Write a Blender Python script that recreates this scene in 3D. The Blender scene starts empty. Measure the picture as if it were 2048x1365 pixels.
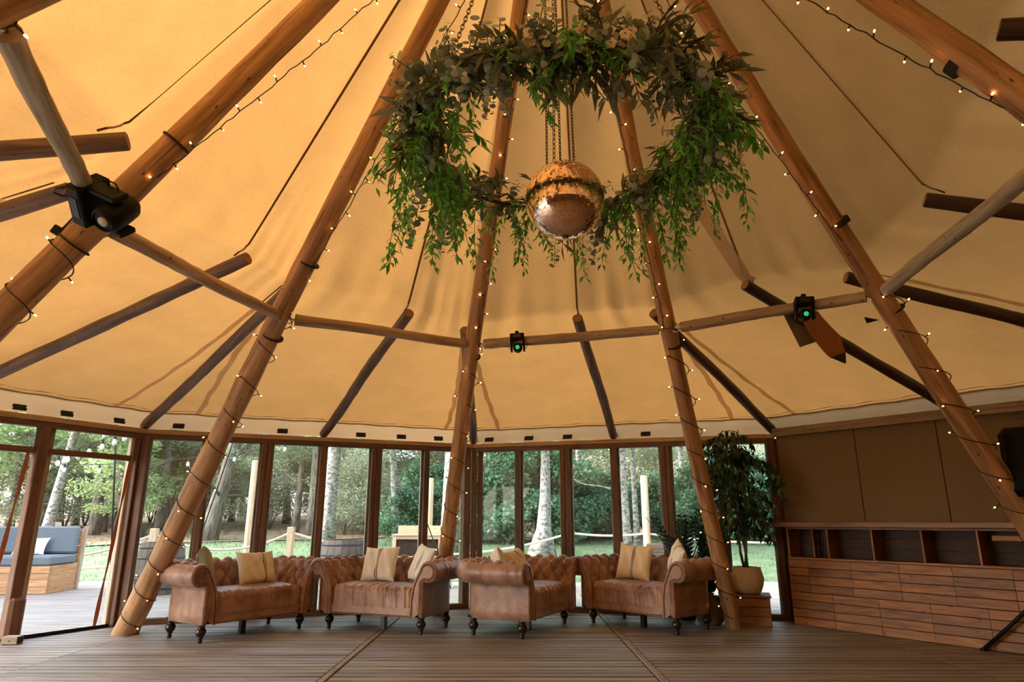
import bpy, bmesh, math, random
import numpy as np
from mathutils import Vector, Matrix, Quaternion
R = math.radians
scene = bpy.context.scene
C = scene.collection
random.seed(7)

# ------------------------------------------------------------------ camera
FPX, HOR, CAMZ = 1330.0, 1044.0, 1.10            # focal length and horizon row in photo pixels
PITCH = math.atan((HOR - 682.5) / FPX)
cd = bpy.data.cameras.new('camera')
cd.sensor_width = 36.0
cd.lens = FPX / 2048 * 36.0
cd.clip_start, cd.clip_end = 0.05, 300
cam = bpy.data.objects.new('camera', cd)
C.objects.link(cam)
cam.location = (0, 0, CAMZ)
cam.rotation_euler = (R(90) + PITCH, 0, 0)
scene.camera = cam

# ------------------------------------------------------------------ daylight and exposure
w = bpy.data.worlds.new('sky'); scene.world = w; w.use_nodes = True
wn = w.node_tree.nodes; wl = w.node_tree.links
wn.clear()
sky = wn.new('ShaderNodeTexSky'); sky.sky_type = 'NISHITA'
sky.sun_disc = False; sky.sun_elevation = R(36); sky.sun_rotation = R(252)
sky.air_density = 1.0; sky.dust_density = 3.0; sky.ozone_density = 0.6; sky.altitude = 100
bg = wn.new('ShaderNodeBackground'); bg.inputs[1].default_value = 0.52
wo = wn.new('ShaderNodeOutputWorld')
hz = wn.new('ShaderNodeHueSaturation'); hz.inputs['Saturation'].default_value = .45      # thin high haze
wl.new(sky.outputs[0], hz.inputs['Color']); wl.new(hz.outputs[0], bg.inputs[0]); wl.new(bg.outputs[0], wo.inputs[0])
sd = bpy.data.lights.new('sun', 'SUN'); sd.energy = 2.0; sd.angle = R(20); sd.color = (1.0, 0.93, 0.82)
sun = bpy.data.objects.new('sun', sd); C.objects.link(sun)
sun.rotation_euler = Vector((0.80, 0.26, -0.60)).to_track_quat('-Z', 'Y').to_euler()
scene.view_settings.view_transform = 'Standard'
scene.view_settings.look = 'None'
scene.view_settings.exposure = 1.45
scene.view_settings.gamma = 1.0
scene.view_settings.use_curve_mapping = False
scene.cycles.max_bounces = 8
scene.cycles.transparent_max_bounces = 16
scene.cycles.transmission_bounces = 6
scene.cycles.caustics_reflective = False
scene.cycles.caustics_refractive = False
scene.cycles.sample_clamp_indirect = 4.0

# ------------------------------------------------------------------ helpers
def ray(px, py):
    x = (px - 1024) / FPX; y = -(py - 682.5) / FPX
    return Vector((x, math.cos(PITCH) - y * math.sin(PITCH), math.sin(PITCH) + y * math.cos(PITCH)))
def on_z(px, py, z):            # the spot at height z seen at that place of the photograph
    d = ray(px, py); t = (z - CAMZ) / d.z
    return Vector((0, 0, CAMZ)) + d * t
def at_y(px, py, Y):            # the spot at distance Y
    d = ray(px, py); t = Y / d.y
    return Vector((0, 0, CAMZ)) + d * t
def rnd(a, b): return random.uniform(a, b)

class MB:
    """collects shapes; build() links them as one mesh object"""
    def __init__(s): s.v = []; s.f = []; s.uv = []; s.mi = []; s.m = 0
    def quad(s, pts, uvs=None):
        n = len(s.v); s.v += [tuple(p) for p in pts]; s.f.append(tuple(range(n, n + len(pts))))
        s.uv.append(uvs or [(0, 0)] * len(pts)); s.mi.append(s.m)
    def box(s, c, size, rot=None, bev=0.0):
        """box with its grain along the longest side"""
        hx, hy, hz = (q / 2 for q in size); c = Vector(c)
        M = rot.to_matrix() if isinstance(rot, Quaternion) else (rot or Matrix.Identity(3))
        L = max(range(3), key=lambda i: size[i]); o = (rnd(0, 40), rnd(0, 40))
        n = len(s.v)
        if bev > 0:
            b = min(bev, hx * .45, hy * .45, hz * .45)
            # chamfered box: 24 corners
            idx = {}
            for sx in (-1, 1):
                for sy in (-1, 1):
                    for sz in (-1, 1):
                        for a in range(3):
                            p = [sx * (hx - b), sy * (hy - b), sz * (hz - b)]
                            p[a] = (sx * hx, sy * hy, sz * hz)[a]
                            idx[(sx, sy, sz, a)] = len(s.v); s.v.append(tuple(c + M @ Vector(p)))
            def add(ids):
                s.f.append(tuple(ids)); us = []
                for i in ids:
                    l = M.transposed() @ (Vector(s.v[i]) - c); k = [j for j in range(3) if j != L]
                    us.append((o[0] + l[k[0]] + l[k[1]], o[1] + l[L]))
                s.uv.append(us); s.mi.append(s.m)
            for a in range(3):
                b1, b2 = [j for j in range(3) if j != a]
                for sg in (-1, 1):
                    ring = []
                    for (p, q) in ((-1, -1), (1, -1), (1, 1), (-1, 1)):
                        k = [0, 0, 0]; k[a] = sg; k[b1] = p; k[b2] = q; ring.append(idx[(k[0], k[1], k[2], a)])
                    if (sg > 0) != (a != 1): ring = ring[::-1]
                    add(ring)
                for p in (-1, 1):          # edges along a
                    for q in (-1, 1):
                        k0 = [0] * 3; k1 = [0] * 3
                        k0[a] = -1; k1[a] = 1
                        for k in (k0, k1): k[b1] = p; k[b2] = q
                        add([idx[(*k0, b1)], idx[(*k1, b1)], idx[(*k1, b2)], idx[(*k0, b2)]])
            for sx in (-1, 1):
                for sy in (-1, 1):
                    for sz in (-1, 1): add([idx[(sx, sy, sz, a)] for a in range(3)])
            return
        P = [(sx * hx, sy * hy, sz * hz) for sx in (-1, 1) for sy in (-1, 1) for sz in (-1, 1)]
        s.v += [tuple(c + M @ Vector(p)) for p in P]
        for fc in ((0, 1, 3, 2), (4, 6, 7, 5), (0, 4, 5, 1), (2, 3, 7, 6), (0, 2, 6, 4), (1, 5, 7, 3)):
            s.f.append(tuple(n + i for i in fc)); us = []
            for i in fc:
                k = [j for j in range(3) if j != L]; us.append((o[0] + P[i][k[0]] + P[i][k[1]], o[1] + P[i][L]))
            s.uv.append(us); s.mi.append(s.m)
    def tube(s, pts, rad, seg=8, cap=True, jit=0.0, closed=False):
        pts = [Vector(p) for p in pts]; n0 = len(s.v); m = len(pts)
        rad = list(rad) if hasattr(rad, '__len__') else [rad] * m
        up = None; vl = 0.0; vs = []; o = rnd(0, 50)
        for i, p in enumerate(pts):
            if closed: t = pts[(i + 1) % m] - pts[i - 1]
            else: t = pts[min(i + 1, m - 1)] - pts[max(i - 1, 0)]
            t = t.normalized() if t.length > 1e-9 else Vector((0, 0, 1))
            if up is None:
                a = Vector((0, 0, 1)) if abs(t.z) < .9 else Vector((1, 0, 0))
                up = (a - t * a.dot(t)).normalized()
            else:
                up = (up - t * up.dot(t)); up = up.normalized() if up.length > 1e-6 else Vector((1, 0, 0))
            b = t.cross(up)
            if i: vl += (p - pts[i - 1]).length
            vs.append(vl)
            for k in range(seg):
                a = 2 * math.pi * k / seg; r = rad[i] * (1 + (rnd(-jit, jit) if jit else 0))
                s.v.append(tuple(p + (up * math.cos(a) + b * math.sin(a)) * r))
        rr = max(rad)
        for i in range(m if closed else m - 1):
            j = (i + 1) % m
            for k in range(seg):
                k2 = (k + 1) % seg
                s.f.append((n0 + i * seg + k, n0 + j * seg + k, n0 + j * seg + k2, n0 + i * seg + k2))
                u0 = k / seg * 6.283 * rr; u1 = (k + 1) / seg * 6.283 * rr
                v1 = vs[j] if j else vl + .1
                s.uv.append([(o + u0, o + vs[i]), (o + u0, o + v1), (o + u1, o + v1), (o + u1, o + vs[i])]); s.mi.append(s.m)
        if cap and not closed:
            s.f.append(tuple(n0 + k for k in range(seg))); s.uv.append([(0, 0)] * seg); s.mi.append(s.m)
            s.f.append(tuple(n0 + (m - 1) * seg + k for k in range(seg - 1, -1, -1))); s.uv.append([(0, 0)] * seg); s.mi.append(s.m)
    def lathe(s, prof, c=(0, 0, 0), seg=16, M=None):
        n0 = len(s.v); c = Vector(c); m = len(prof); o = rnd(0, 50)
        for (r, z) in prof:
            for k in range(seg):
                a = 2 * math.pi * k / seg; p = Vector((r * math.cos(a), r * math.sin(a), z))
                s.v.append(tuple(c + (M @ p if M else p)))
        for i in range(m - 1):
            for k in range(seg):
                k2 = (k + 1) % seg
                s.f.append((n0 + i * seg + k, n0 + i * seg + k2, n0 + (i + 1) * seg + k2, n0 + (i + 1) * seg + k))
                r = max(prof[i][0], .01); u0 = k / seg * 6.28 * r; u1 = (k + 1) / seg * 6.28 * r
                s.uv.append([(o + u0, prof[i][1]), (o + u1, prof[i][1]), (o + u1, prof[i + 1][1]), (o + u0, prof[i + 1][1])]); s.mi.append(s.m)
        for e, ordr in ((0, range(seg - 1, -1, -1)), (m - 1, range(seg))):
            if prof[e][0] > 1e-4:
                s.f.append(tuple(n0 + e * seg + k for k in ordr)); s.uv.append([(0, 0)] * seg); s.mi.append(s.m)
    def grid(s, rows, closed_u=False, uvs=1.0):
        """rows: list of equal-length point lists"""
        n0 = len(s.v); nr = len(rows); nc = len(rows[0])
        for r in rows: s.v += [tuple(p) for p in r]
        for i in range(nr - 1):
            for j in range(nc if closed_u else nc - 1):
                j2 = (j + 1) % nc
                s.f.append((n0 + i * nc + j, n0 + i * nc + j2, n0 + (i + 1) * nc + j2, n0 + (i + 1) * nc + j))
                s.uv.append([(j * uvs / nc, i * uvs / nr), ((j + 1) * uvs / nc, i * uvs / nr), ((j + 1) * uvs / nc, (i + 1) * uvs / nr), (j * uvs / nc, (i + 1) * uvs / nr)]); s.mi.append(s.m)
    def mesh(s, name, smooth=False, mats=()):
        me = bpy.data.meshes.new(name)
        me.from_pydata(s.v, [], s.f)
        ul = me.uv_layers.new(name='uv')
        flat = np.array([c for f in s.uv for uv in f for c in uv], dtype=np.float32)
        ul.data.foreach_set('uv', flat)
        for m in mats: me.materials.append(m)
        if len(mats) > 1: me.polygons.foreach_set('material_index', np.array(s.mi, dtype=np.int32))
        if smooth: me.polygons.foreach_set('use_smooth', np.ones(len(s.f), dtype=bool))
        me.update()
        return me
    def build(s, name, mat, parent=None, smooth=False, loc=None):
        mats = mat if isinstance(mat, (list, tuple)) else [mat]
        return link(name, s.mesh(name, smooth, mats), parent, loc)

def link(name, data, parent=None, loc=None):
    o = bpy.data.objects.new(name, data); C.objects.link(o)
    if parent is not None: o.parent = parent
    if loc is not None: o.location = loc
    return o
def smooth_by_angle(o, deg=40):
    me = o.data
    me.polygons.foreach_set('use_smooth', np.ones(len(me.polygons), dtype=bool))
    me.set_sharp_from_angle(angle=R(deg)); return o
def tag(o, label=None, cat=None, group=None, kind=None):
    if label: o['label'] = label
    if cat: o['category'] = cat
    if group: o['group'] = group
    if kind: o['kind'] = kind
    return o
def thing(name, label, cat, loc=(0, 0, 0), rz=0.0, group=None):
    o = bpy.data.objects.new(name, None); o.empty_display_size = .1; C.objects.link(o)
    o.location = loc; o.rotation_euler = (0, 0, rz)
    return tag(o, label, cat, group)
def copy_tree(o, parent=None):
    c = o.copy(); C.objects.link(c); c.parent = parent
    for ch in list(o.children): copy_tree(ch, c)
    return c
def loc_of(base, pts): return [Vector(p) - Vector(base) for p in pts]

# ------------------------------------------------------------------ materials
def mat(name):
    m = bpy.data.materials.new(name); m.use_nodes = True
    nt = m.node_tree; b = nt.nodes['Principled BSDF']
    return m, nt, b
def nd(nt, t, **k):
    n = nt.nodes.new(t)
    for a, v in k.items(): setattr(n, a, v)
    return n
def ramp(nt, stops):
    r = nd(nt, 'ShaderNodeValToRGB'); e = r.color_ramp.elements
    while len(e) < len(stops): e.new(.5)
    for el, (p, c) in zip(e, stops): el.position = p; el.color = (*c, 1) if len(c) == 3 else c
    return r
def plain(name, col, rough=.5, metal=0.0, noise=0.0, nscale=30, bump=0.0, spec=.5, emit=None, estr=0):
    m, nt, b = mat(name)
    b.inputs['Roughness'].default_value = rough; b.inputs['Metallic'].default_value = metal
    b.inputs['Specular IOR Level'].default_value = spec
    tc = nd(nt, 'ShaderNodeTexCoord'); nz = nd(nt, 'ShaderNodeTexNoise')
    nz.inputs['Scale'].default_value = nscale; nz.inputs['Detail'].default_value = 5
    nt.links.new(tc.outputs['Object'], nz.inputs['Vector'])
    k = max(noise, .03)
    rp = ramp(nt, [(.3, tuple(c * (1 - k) for c in col)), (.7, tuple(min(1, c * (1 + k)) for c in col))])
    nt.links.new(nz.outputs['Fac'], rp.inputs[0]); nt.links.new(rp.outputs[0], b.inputs['Base Color'])
    if bump:
        bp = nd(nt, 'ShaderNodeBump'); bp.inputs['Strength'].default_value = bump; bp.inputs['Distance'].default_value = .01
        nt.links.new(nz.outputs['Fac'], bp.inputs['Height']); nt.links.new(bp.outputs[0], b.inputs['Normal'])
    if emit:
        b.inputs['Emission Color'].default_value = (*emit, 1); b.inputs['Emission Strength'].default_value = estr
    return m
def wood(name, dark, light, rough=.6, su=28, sv=2.2, knots=0.0, var=.25, bump=.35, kn_col=None, patch=None):
    """timber: grain runs along v of the uv map (metres)"""
    m, nt, b = mat(name); L = nt.links
    uv = nd(nt, 'ShaderNodeUVMap'); uv.uv_map = 'uv'
    mp = nd(nt, 'ShaderNodeMapping'); mp.inputs['Scale'].default_value = (su, sv, 1)
    L.new(uv.outputs[0], mp.inputs[0])
    n1 = nd(nt, 'ShaderNodeTexNoise'); n1.inputs['Scale'].default_value = 1; n1.inputs['Detail'].default_value = 6; n1.inputs['Distortion'].default_value = 1.2
    L.new(mp.outputs[0], n1.inputs['Vector'])
    mp2 = nd(nt, 'ShaderNodeMapping'); mp2.inputs['Scale'].default_value = (su * 5, sv * 2.5, 1); L.new(uv.outputs[0], mp2.inputs[0])
    n2 = nd(nt, 'ShaderNodeTexNoise'); n2.inputs['Scale'].default_value = 1; n2.inputs['Detail'].default_value = 4
    L.new(mp2.outputs[0], n2.inputs['Vector'])
    ad = nd(nt, 'ShaderNodeMath', operation='MULTIPLY_ADD'); ad.inputs[1].default_value = .35
    L.new(n2.outputs['Fac'], ad.inputs[0]); L.new(n1.outputs['Fac'], ad.inputs[2])
    rp = ramp(nt, [(.45, dark), (.85, light)]); L.new(ad.outputs[0], rp.inputs[0])
    col = rp.outputs[0]
    if patch:
        mp4 = nd(nt, 'ShaderNodeMapping'); mp4.inputs['Scale'].default_value = (5, 1.1, 1); L.new(uv.outputs[0], mp4.inputs[0])
        n4 = nd(nt, 'ShaderNodeTexNoise'); n4.inputs['Scale'].default_value = 1; n4.inputs['Detail'].default_value = 3; L.new(mp4.outputs[0], n4.inputs['Vector'])
        r4 = ramp(nt, [(.45, (0, 0, 0)), (.68, (1, 1, 1))]); L.new(n4.outputs['Fac'], r4.inputs[0])
        mx4 = nd(nt, 'ShaderNodeMix', data_type='RGBA'); L.new(r4.outputs[0], mx4.inputs[0]); L.new(col, mx4.inputs[6]); mx4.inputs[7].default_value = (*patch, 1)
        mx4.blend_type = 'MIX'; col = mx4.outputs[2]
    if knots:
        mp3 = nd(nt, 'ShaderNodeMapping'); mp3.inputs['Scale'].default_value = (13, 6.5, 1); L.new(uv.outputs[0], mp3.inputs[0])
        vo = nd(nt, 'ShaderNodeTexVoronoi'); vo.inputs['Scale'].default_value = 1; L.new(mp3.outputs[0], vo.inputs['Vector'])
        r3 = ramp(nt, [(0.05, (1, 1, 1)), (.05 + .12 * knots, (0, 0, 0))]); L.new(vo.outputs['Distance'], r3.inputs[0])
        mx = nd(nt, 'ShaderNodeMix', data_type='RGBA'); L.new(r3.outputs[0], mx.inputs[0]); L.new(col, mx.inputs[6])
        kc = kn_col or tuple(c * .35 for c in dark); mx.inputs[7].default_value = (*kc, 1); col = mx.outputs[2]
    oi = nd(nt, 'ShaderNodeObjectInfo')
    mr = nd(nt, 'ShaderNodeMapRange'); mr.inputs[3].default_value = 1 - var; mr.inputs[4].default_value = 1 + var
    L.new(oi.outputs['Random'], mr.inputs[0])
    hs = nd(nt, 'ShaderNodeHueSaturation'); L.new(mr.outputs[0], hs.inputs['Value']); L.new(col, hs.inputs['Color'])
    L.new(hs.outputs[0], b.inputs['Base Color'])
    b.inputs['Roughness'].default_value = rough
    bp = nd(nt, 'ShaderNodeBump'); bp.inputs['Strength'].default_value = bump; bp.inputs['Distance'].default_value = .004
    L.new(ad.outputs[0], bp.inputs['Height']); L.new(bp.outputs[0], b.inputs['Normal'])
    return m
def deck_mat():
    m = M_DECK0 = wood('deck_wood', (.105, .092, .083), (.38, .345, .32), .5, 55, 1.6, .35, .26, .8, (.07, .055, .045), patch=(.25, .225, .205))
    nt = m.node_tree; L = nt.links; b = nt.nodes['Principled BSDF']; src = b.inputs['Base Color'].links[0].from_socket
    tc = nd(nt, 'ShaderNodeTexCoord'); sp = nd(nt, 'ShaderNodeSeparateXYZ'); L.new(tc.outputs['Object'], sp.inputs[0])
    a = nd(nt, 'ShaderNodeMath', operation='MULTIPLY_ADD'); a.inputs[1].default_value = 1 / .118; a.inputs[2].default_value = 100.5; L.new(sp.outputs[1], a.inputs[0])
    f = nd(nt, 'ShaderNodeMath', operation='FRACT'); L.new(a.outputs[0], f.inputs[0])
    pp = nd(nt, 'ShaderNodeMath', operation='PINGPONG'); pp.inputs[1].default_value = .5; L.new(f.outputs[0], pp.inputs[0])
    nz = nd(nt, 'ShaderNodeTexNoise'); nz.inputs['Scale'].default_value = 1.0; mp = nd(nt, 'ShaderNodeMapping'); mp.inputs['Scale'].default_value = (1.3, 4, 1)
    ge = nd(nt, 'ShaderNodeNewGeometry'); L.new(ge.outputs['Position'], mp.inputs[0]); L.new(mp.outputs[0], nz.inputs['Vector'])
    w_ = nd(nt, 'ShaderNodeMapRange'); w_.inputs[1].default_value = .35; w_.inputs[2].default_value = .7; w_.inputs[3].default_value = .06; w_.inputs[4].default_value = .30; L.new(nz.outputs['Fac'], w_.inputs[0])
    d = nd(nt, 'ShaderNodeMath', operation='DIVIDE'); L.new(pp.outputs[0], d.inputs[0]); L.new(w_.outputs[0], d.inputs[1])
    r = ramp(nt, [(.2, (.26, .23, .21)), (1.0, (1, 1, 1))]); L.new(d.outputs[0], r.inputs[0])
    mx = nd(nt, 'ShaderNodeMix', data_type='RGBA'); mx.blend_type = 'MULTIPLY'; mx.inputs[0].default_value = 1; L.new(src, mx.inputs[6]); L.new(r.outputs[0], mx.inputs[7]); L.new(mx.outputs[2], b.inputs['Base Color'])
    return m
def canvas_mat(name, refl, trans, mixf=.5, tint=.12, scale=3.0):
    m, nt, b = mat(name); L = nt.links; nt.nodes.remove(b)
    out = nt.nodes['Material Output']
    tc = nd(nt, 'ShaderNodeTexCoord')
    nz = nd(nt, 'ShaderNodeTexNoise'); nz.inputs['Scale'].default_value = scale; nz.inputs['Detail'].default_value = 8; nz.inputs['Roughness'].default_value = .65
    L.new(tc.outputs['Object'], nz.inputs['Vector'])
    wv = nd(nt, 'ShaderNodeTexNoise'); wv.inputs['Scale'].default_value = 90; wv.inputs['Detail'].default_value = 3
    L.new(tc.outputs['Object'], wv.inputs['Vector'])
    ad = nd(nt, 'ShaderNodeMath', operation='ADD'); L.new(nz.outputs['Fac'], ad.inputs[0]); L.new(wv.outputs['Fac'], ad.inputs[1])
    outs = []
    for c in (refl, trans):
        rp = ramp(nt, [(.35, tuple(x * (1 - tint) for x in c)), (.65, tuple(min(1, x * (1 + tint)) for x in c))])
        hf = nd(nt, 'ShaderNodeMath', operation='MULTIPLY'); hf.inputs[1].default_value = .5
        L.new(ad.outputs[0], hf.inputs[0]); L.new(hf.outputs[0], rp.inputs[0]); outs.append(rp)
    df = nd(nt, 'ShaderNodeBsdfDiffuse'); tr = nd(nt, 'ShaderNodeBsdfTranslucent')
    L.new(outs[0].outputs[0], df.inputs[0]); L.new(outs[1].outputs[0], tr.inputs[0])
    bp = nd(nt, 'ShaderNodeBump'); bp.inputs['Strength'].default_value = .12; bp.inputs['Distance'].default_value = .004
    L.new(wv.outputs['Fac'], bp.inputs['Height']); L.new(bp.outputs[0], df.inputs['Normal'])
    mx = nd(nt, 'ShaderNodeMixShader'); mx.inputs[0].default_value = mixf
    L.new(df.outputs[0], mx.inputs[1]); L.new(tr.outputs[0], mx.inputs[2]); L.new(mx.outputs[0], out.inputs[0])
    return m
def leaf_mat(name, c1, c2, trans=.35, rough=.5, c3=None):
    m, nt, b = mat(name); L = nt.links
    out = nt.nodes['Material Output']
    ge = nd(nt, 'ShaderNodeNewGeometry')
    st = [(0, c1), (1, c2)] if c3 is None else [(0, c1), (.6, c2), (1, c3)]
    rp = ramp(nt, st); L.new(ge.outputs['Random Per Island'], rp.inputs[0])
    L.new(rp.outputs[0], b.inputs['Base Color']); b.inputs['Roughness'].default_value = rough
    tr = nd(nt, 'ShaderNodeBsdfTranslucent'); L.new(rp.outputs[0], tr.inputs[0])
    mx = nd(nt, 'ShaderNodeMixShader'); mx.inputs[0].default_value = trans
    L.new(b.outputs[0], mx.inputs[1]); L.new(tr.outputs[0], mx.inputs[2]); L.new(mx.outputs[0], out.inputs[0])
    return m

M_CANVAS = canvas_mat('amber_canvas', (.55, .37, .20), (.222, .110, .031), .5)
M_SKIRT = canvas_mat('cream_canvas', (.58, .41, .25), (.27, .17, .08), .45, .06)
M_TAPE = canvas_mat('grey_tape', (.74, .60, .45), (.80, .66, .50), .6, .1)
M_SEAM = canvas_mat('seam_webbing', (.24, .15, .08), (.15, .08, .03), .2, .1)
M_FLAP = canvas_mat('brown_canvas', (.48, .21, .08), (.40, .17, .06), .4, .1)
M_BLACK = plain('black_plastic', (.005, .005, .005), .5, spec=.18)
M_BLACKTAPE = plain('black_fabric', (.015, .014, .013), .8)
M_POLE = wood('pole_wood', (.15, .058, .022), (.68, .39, .18), .55, 11, 1.0, .7, .10, .7, (.04, .014, .006), patch=(.46, .26, .125))
M_POLE_END = plain('sawn_end', (.38, .20, .09), .8, noise=.35, nscale=60)
M_BRACE = wood('brace_wood', (.26, .165, .085), (.62, .45, .28), .6, 16, 1.4, .5, .18, .4, (.06, .03, .015))
M_BRACE_G = wood('grey_brace_wood', (.24, .19, .135), (.60, .52, .41), .65, 16, 1.4, .6, .05, .4, (.07, .05, .03))
M_EAVE = wood('eave_wood', (.075, .042, .027), (.30, .18, .115), .55, 14, 1.4, .3, .2, .5, patch=(.11, .06, .036))
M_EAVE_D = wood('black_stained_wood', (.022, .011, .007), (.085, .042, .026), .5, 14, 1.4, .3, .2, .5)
M_FRAME = wood('frame_wood', (.072, .032, .017), (.20, .098, .052), .6, 30, 2, .5, .18, .3)
M_FRAME_L = wood('weathered_wood', (.28, .22, .16), (.52, .43, .33), .75, 30, 2, .5, .1, .3)
M_BEAM_L = wood('pale_beam_wood', (.36, .20, .09), (.62, .40, .21), .65, 26, 1.6, .5, .1, .2)
M_DECK = deck_mat()                              # grooves between boards hold dirt
M_STRIP = wood('deck_strip_wood', (.15, .12, .095), (.33, .27, .22), .65, 40, 2, .2, .1, .4)
M_BAR = wood('bar_wood', (.125, .036, .0035), (.33, .118, .012), .5, 22, 2.2, .85, .22, .3, (.035, .012, .006))
M_BARTOP = wood('bar_top_wood', (.11, .036, .007), (.25, .098, .022), .45, 22, 1.4, .6, .05, .2)
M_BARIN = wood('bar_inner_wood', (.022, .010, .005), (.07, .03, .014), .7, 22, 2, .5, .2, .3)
M_PINE = wood('pale_pine', (.45, .30, .18), (.72, .54, .36), .65, 26, 1.5, .5, .1, .25)
M_CEDAR = wood('bench_wood', (.42, .20, .085), (.66, .38, .19), .6, 26, 2, .6, .15, .25)
M_CRATE = wood('crate_wood', (.16, .065, .03), (.34, .155, .07), .65, 26, 2.4, .6, .2, .3)
M_BARREL = wood('barrel_wood', (.055, .045, .04), (.16, .125, .10), .7, 30, 2, .3, .2, .3)
M_LEG = plain('dark_turned_wood', (.022, .010, .008), .28, noise=.3)
M_STEEL = plain('galvanised_steel', (.62, .62, .62), .28, 1.0)
M_CHAIN = plain('chain_iron', (.10, .075, .055), .4, .9)
M_CABLE = plain('black_cable', (.008, .008, .008), .5)
M_BULB = plain('warm_bulb', (1, .7, .3), .3, emit=(1.0, .43, .09), estr=7)
M_PANEL = plain('wall_board', (.19, .112, .048), .85, noise=.12, nscale=160, bump=.1)
M_ROPE = plain('pale_rope', (.66, .58, .47), .85, noise=.2, nscale=80, bump=.3)
def glass(name):
    m, nt, b = mat(name); L = nt.links; nt.nodes.remove(b); out = nt.nodes['Material Output']
    t = nd(nt, 'ShaderNodeBsdfTransparent'); t.inputs[0].default_value = (.93, .96, .945, 1)
    g = nd(nt, 'ShaderNodeBsdfGlossy'); g.inputs['Roughness'].default_value = .03
    d = nd(nt, 'ShaderNodeBsdfDiffuse'); d.inputs[0].default_value = (.8, .82, .82, 1)
    tc = nd(nt, 'ShaderNodeTexCoord'); nz = nd(nt, 'ShaderNodeTexNoise'); nz.inputs['Scale'].default_value = 1.6; nz.inputs['Detail'].default_value = 5
    L.new(tc.outputs['Object'], nz.inputs['Vector'])
    mr = nd(nt, 'ShaderNodeMapRange'); mr.inputs[1].default_value = .45; mr.inputs[2].default_value = .85; mr.inputs[3].default_value = .03; mr.inputs[4].default_value = .14  # haze of the view outside is put into the glass as pale diffuse
    L.new(nz.outputs['Fac'], mr.inputs[0])
    f = nd(nt, 'ShaderNodeFresnel'); f.inputs[0].default_value = 1.35
    m1 = nd(nt, 'ShaderNodeMixShader'); L.new(mr.outputs[0], m1.inputs[0]); L.new(t.outputs[0], m1.inputs[1]); L.new(d.outputs[0], m1.inputs[2])
    m2 = nd(nt, 'ShaderNodeMixShader'); L.new(f.outputs[0], m2.inputs[0]); L.new(m1.outputs[0], m2.inputs[1]); L.new(g.outputs[0], m2.inputs[2])
    L.new(m2.outputs[0], out.inputs[0]); return m
M_GLASS = glass('hazed_pane')

# ------------------------------------------------------------------ wall corners of the nine-sided tent (clockwise)
WC = dict(r2=(-1.8, -2.5), m1=(-5.27, .4), c0=(-6.15, 4.3), c1=(-4.32, 7.85), c2=(-.54, 9.43), c3=(3.23, 8.27), c4=(5.72, 5.14), c5=(5.6, 1.1), r1=(3.5, -2.2))
WC = {k: Vector((*v, 0)) for k, v in WC.items()}
CORD = ['r2', 'm1', 'c0', 'c1', 'c2', 'c3', 'c4', 'c5', 'r1']
HW = 2.15
CEN = Vector((.28, 3.5, 0))
APEX = Vector((.28, 3.5, 6.3))

def wall_s(A, B, px, py):
    """distance along the wall A-B at which the photo shows that spot"""
    u = (B - A).normalized(); n = Vector((-u.y, u.x, 0)); d = ray(px, py)
    t = (A.dot(n)) / (d.x * n.x + d.y * n.y)
    P = Vector((0, 0, CAMZ)) + d * t
    return (P - A).dot(u), P.z

# ------------------------------------------------------------------ floor of decking boards
fl = MB(); fl.box((-1.0, 4.3, -.075), (18, 17.2, .09))
floor = tag(fl.build('floor', plain('subfloor', (.02, .015, .012), .9)), 'weathered grey timber deck floor of grooved boards', None, None, 'structure')
JX = [-11.14, -8.70, -6.25, -3.81, -1.365, 1.09, 3.53, 5.98, 8.0]
BW = .118
far = MB()
protos = {}
rows = int((12.7 + 4.2) / BW)
for r_ in range(rows):
    y = -4.2 + (r_ + .5) * BW
    for c in range(len(JX) - 1):
        x0, x1 = JX[c], JX[c + 1]
        g0 = .035 if c in (4, 5) else .004; g1 = .035 if c + 1 in (4, 5) else .004
        xa, xb = x0 + g0, x1 - g1
        cx = (xa + xb) / 2
        sep = 4.9 < y < 9.3 and 3 <= c <= 6 and abs(cx) < 5
        if sep and not (c == 6 and y < 5.6):
            key = c
            if key not in protos:
                vs = []
                for q in range(4):
                    m = MB(); m.box((0, 0, 0), (xb - xa, BW - (.006, .009, .013, .017)[q], .03), bev=.005); vs.append(m.mesh('board', False, [M_DECK]))
                protos[key] = vs
            o = link('board', random.choice(protos[key]), floor, (cx, y, -.015 + rnd(-.0025, .0008)))
            o.rotation_euler = (rnd(-.006, .006), 0, 0)
        else:
            far.box((cx, y - (-4.2 + .5 * BW), -.016), (xb - xa, BW - .007, .028))
tag(far.build('more_boards', M_DECK, floor, False, (0, -4.2 + .5 * BW, 0)), kind='stuff')
for x in (JX[4], JX[5]):
    for (ya, yb) in ((-4, 6.9), (6.91, 12.6)):
        m = MB(); m.box((x, (ya + yb) / 2, -.004), (.052, yb - ya, .016), bev=.004); m.build('joint_strip', M_STRIP, floor)

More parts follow.
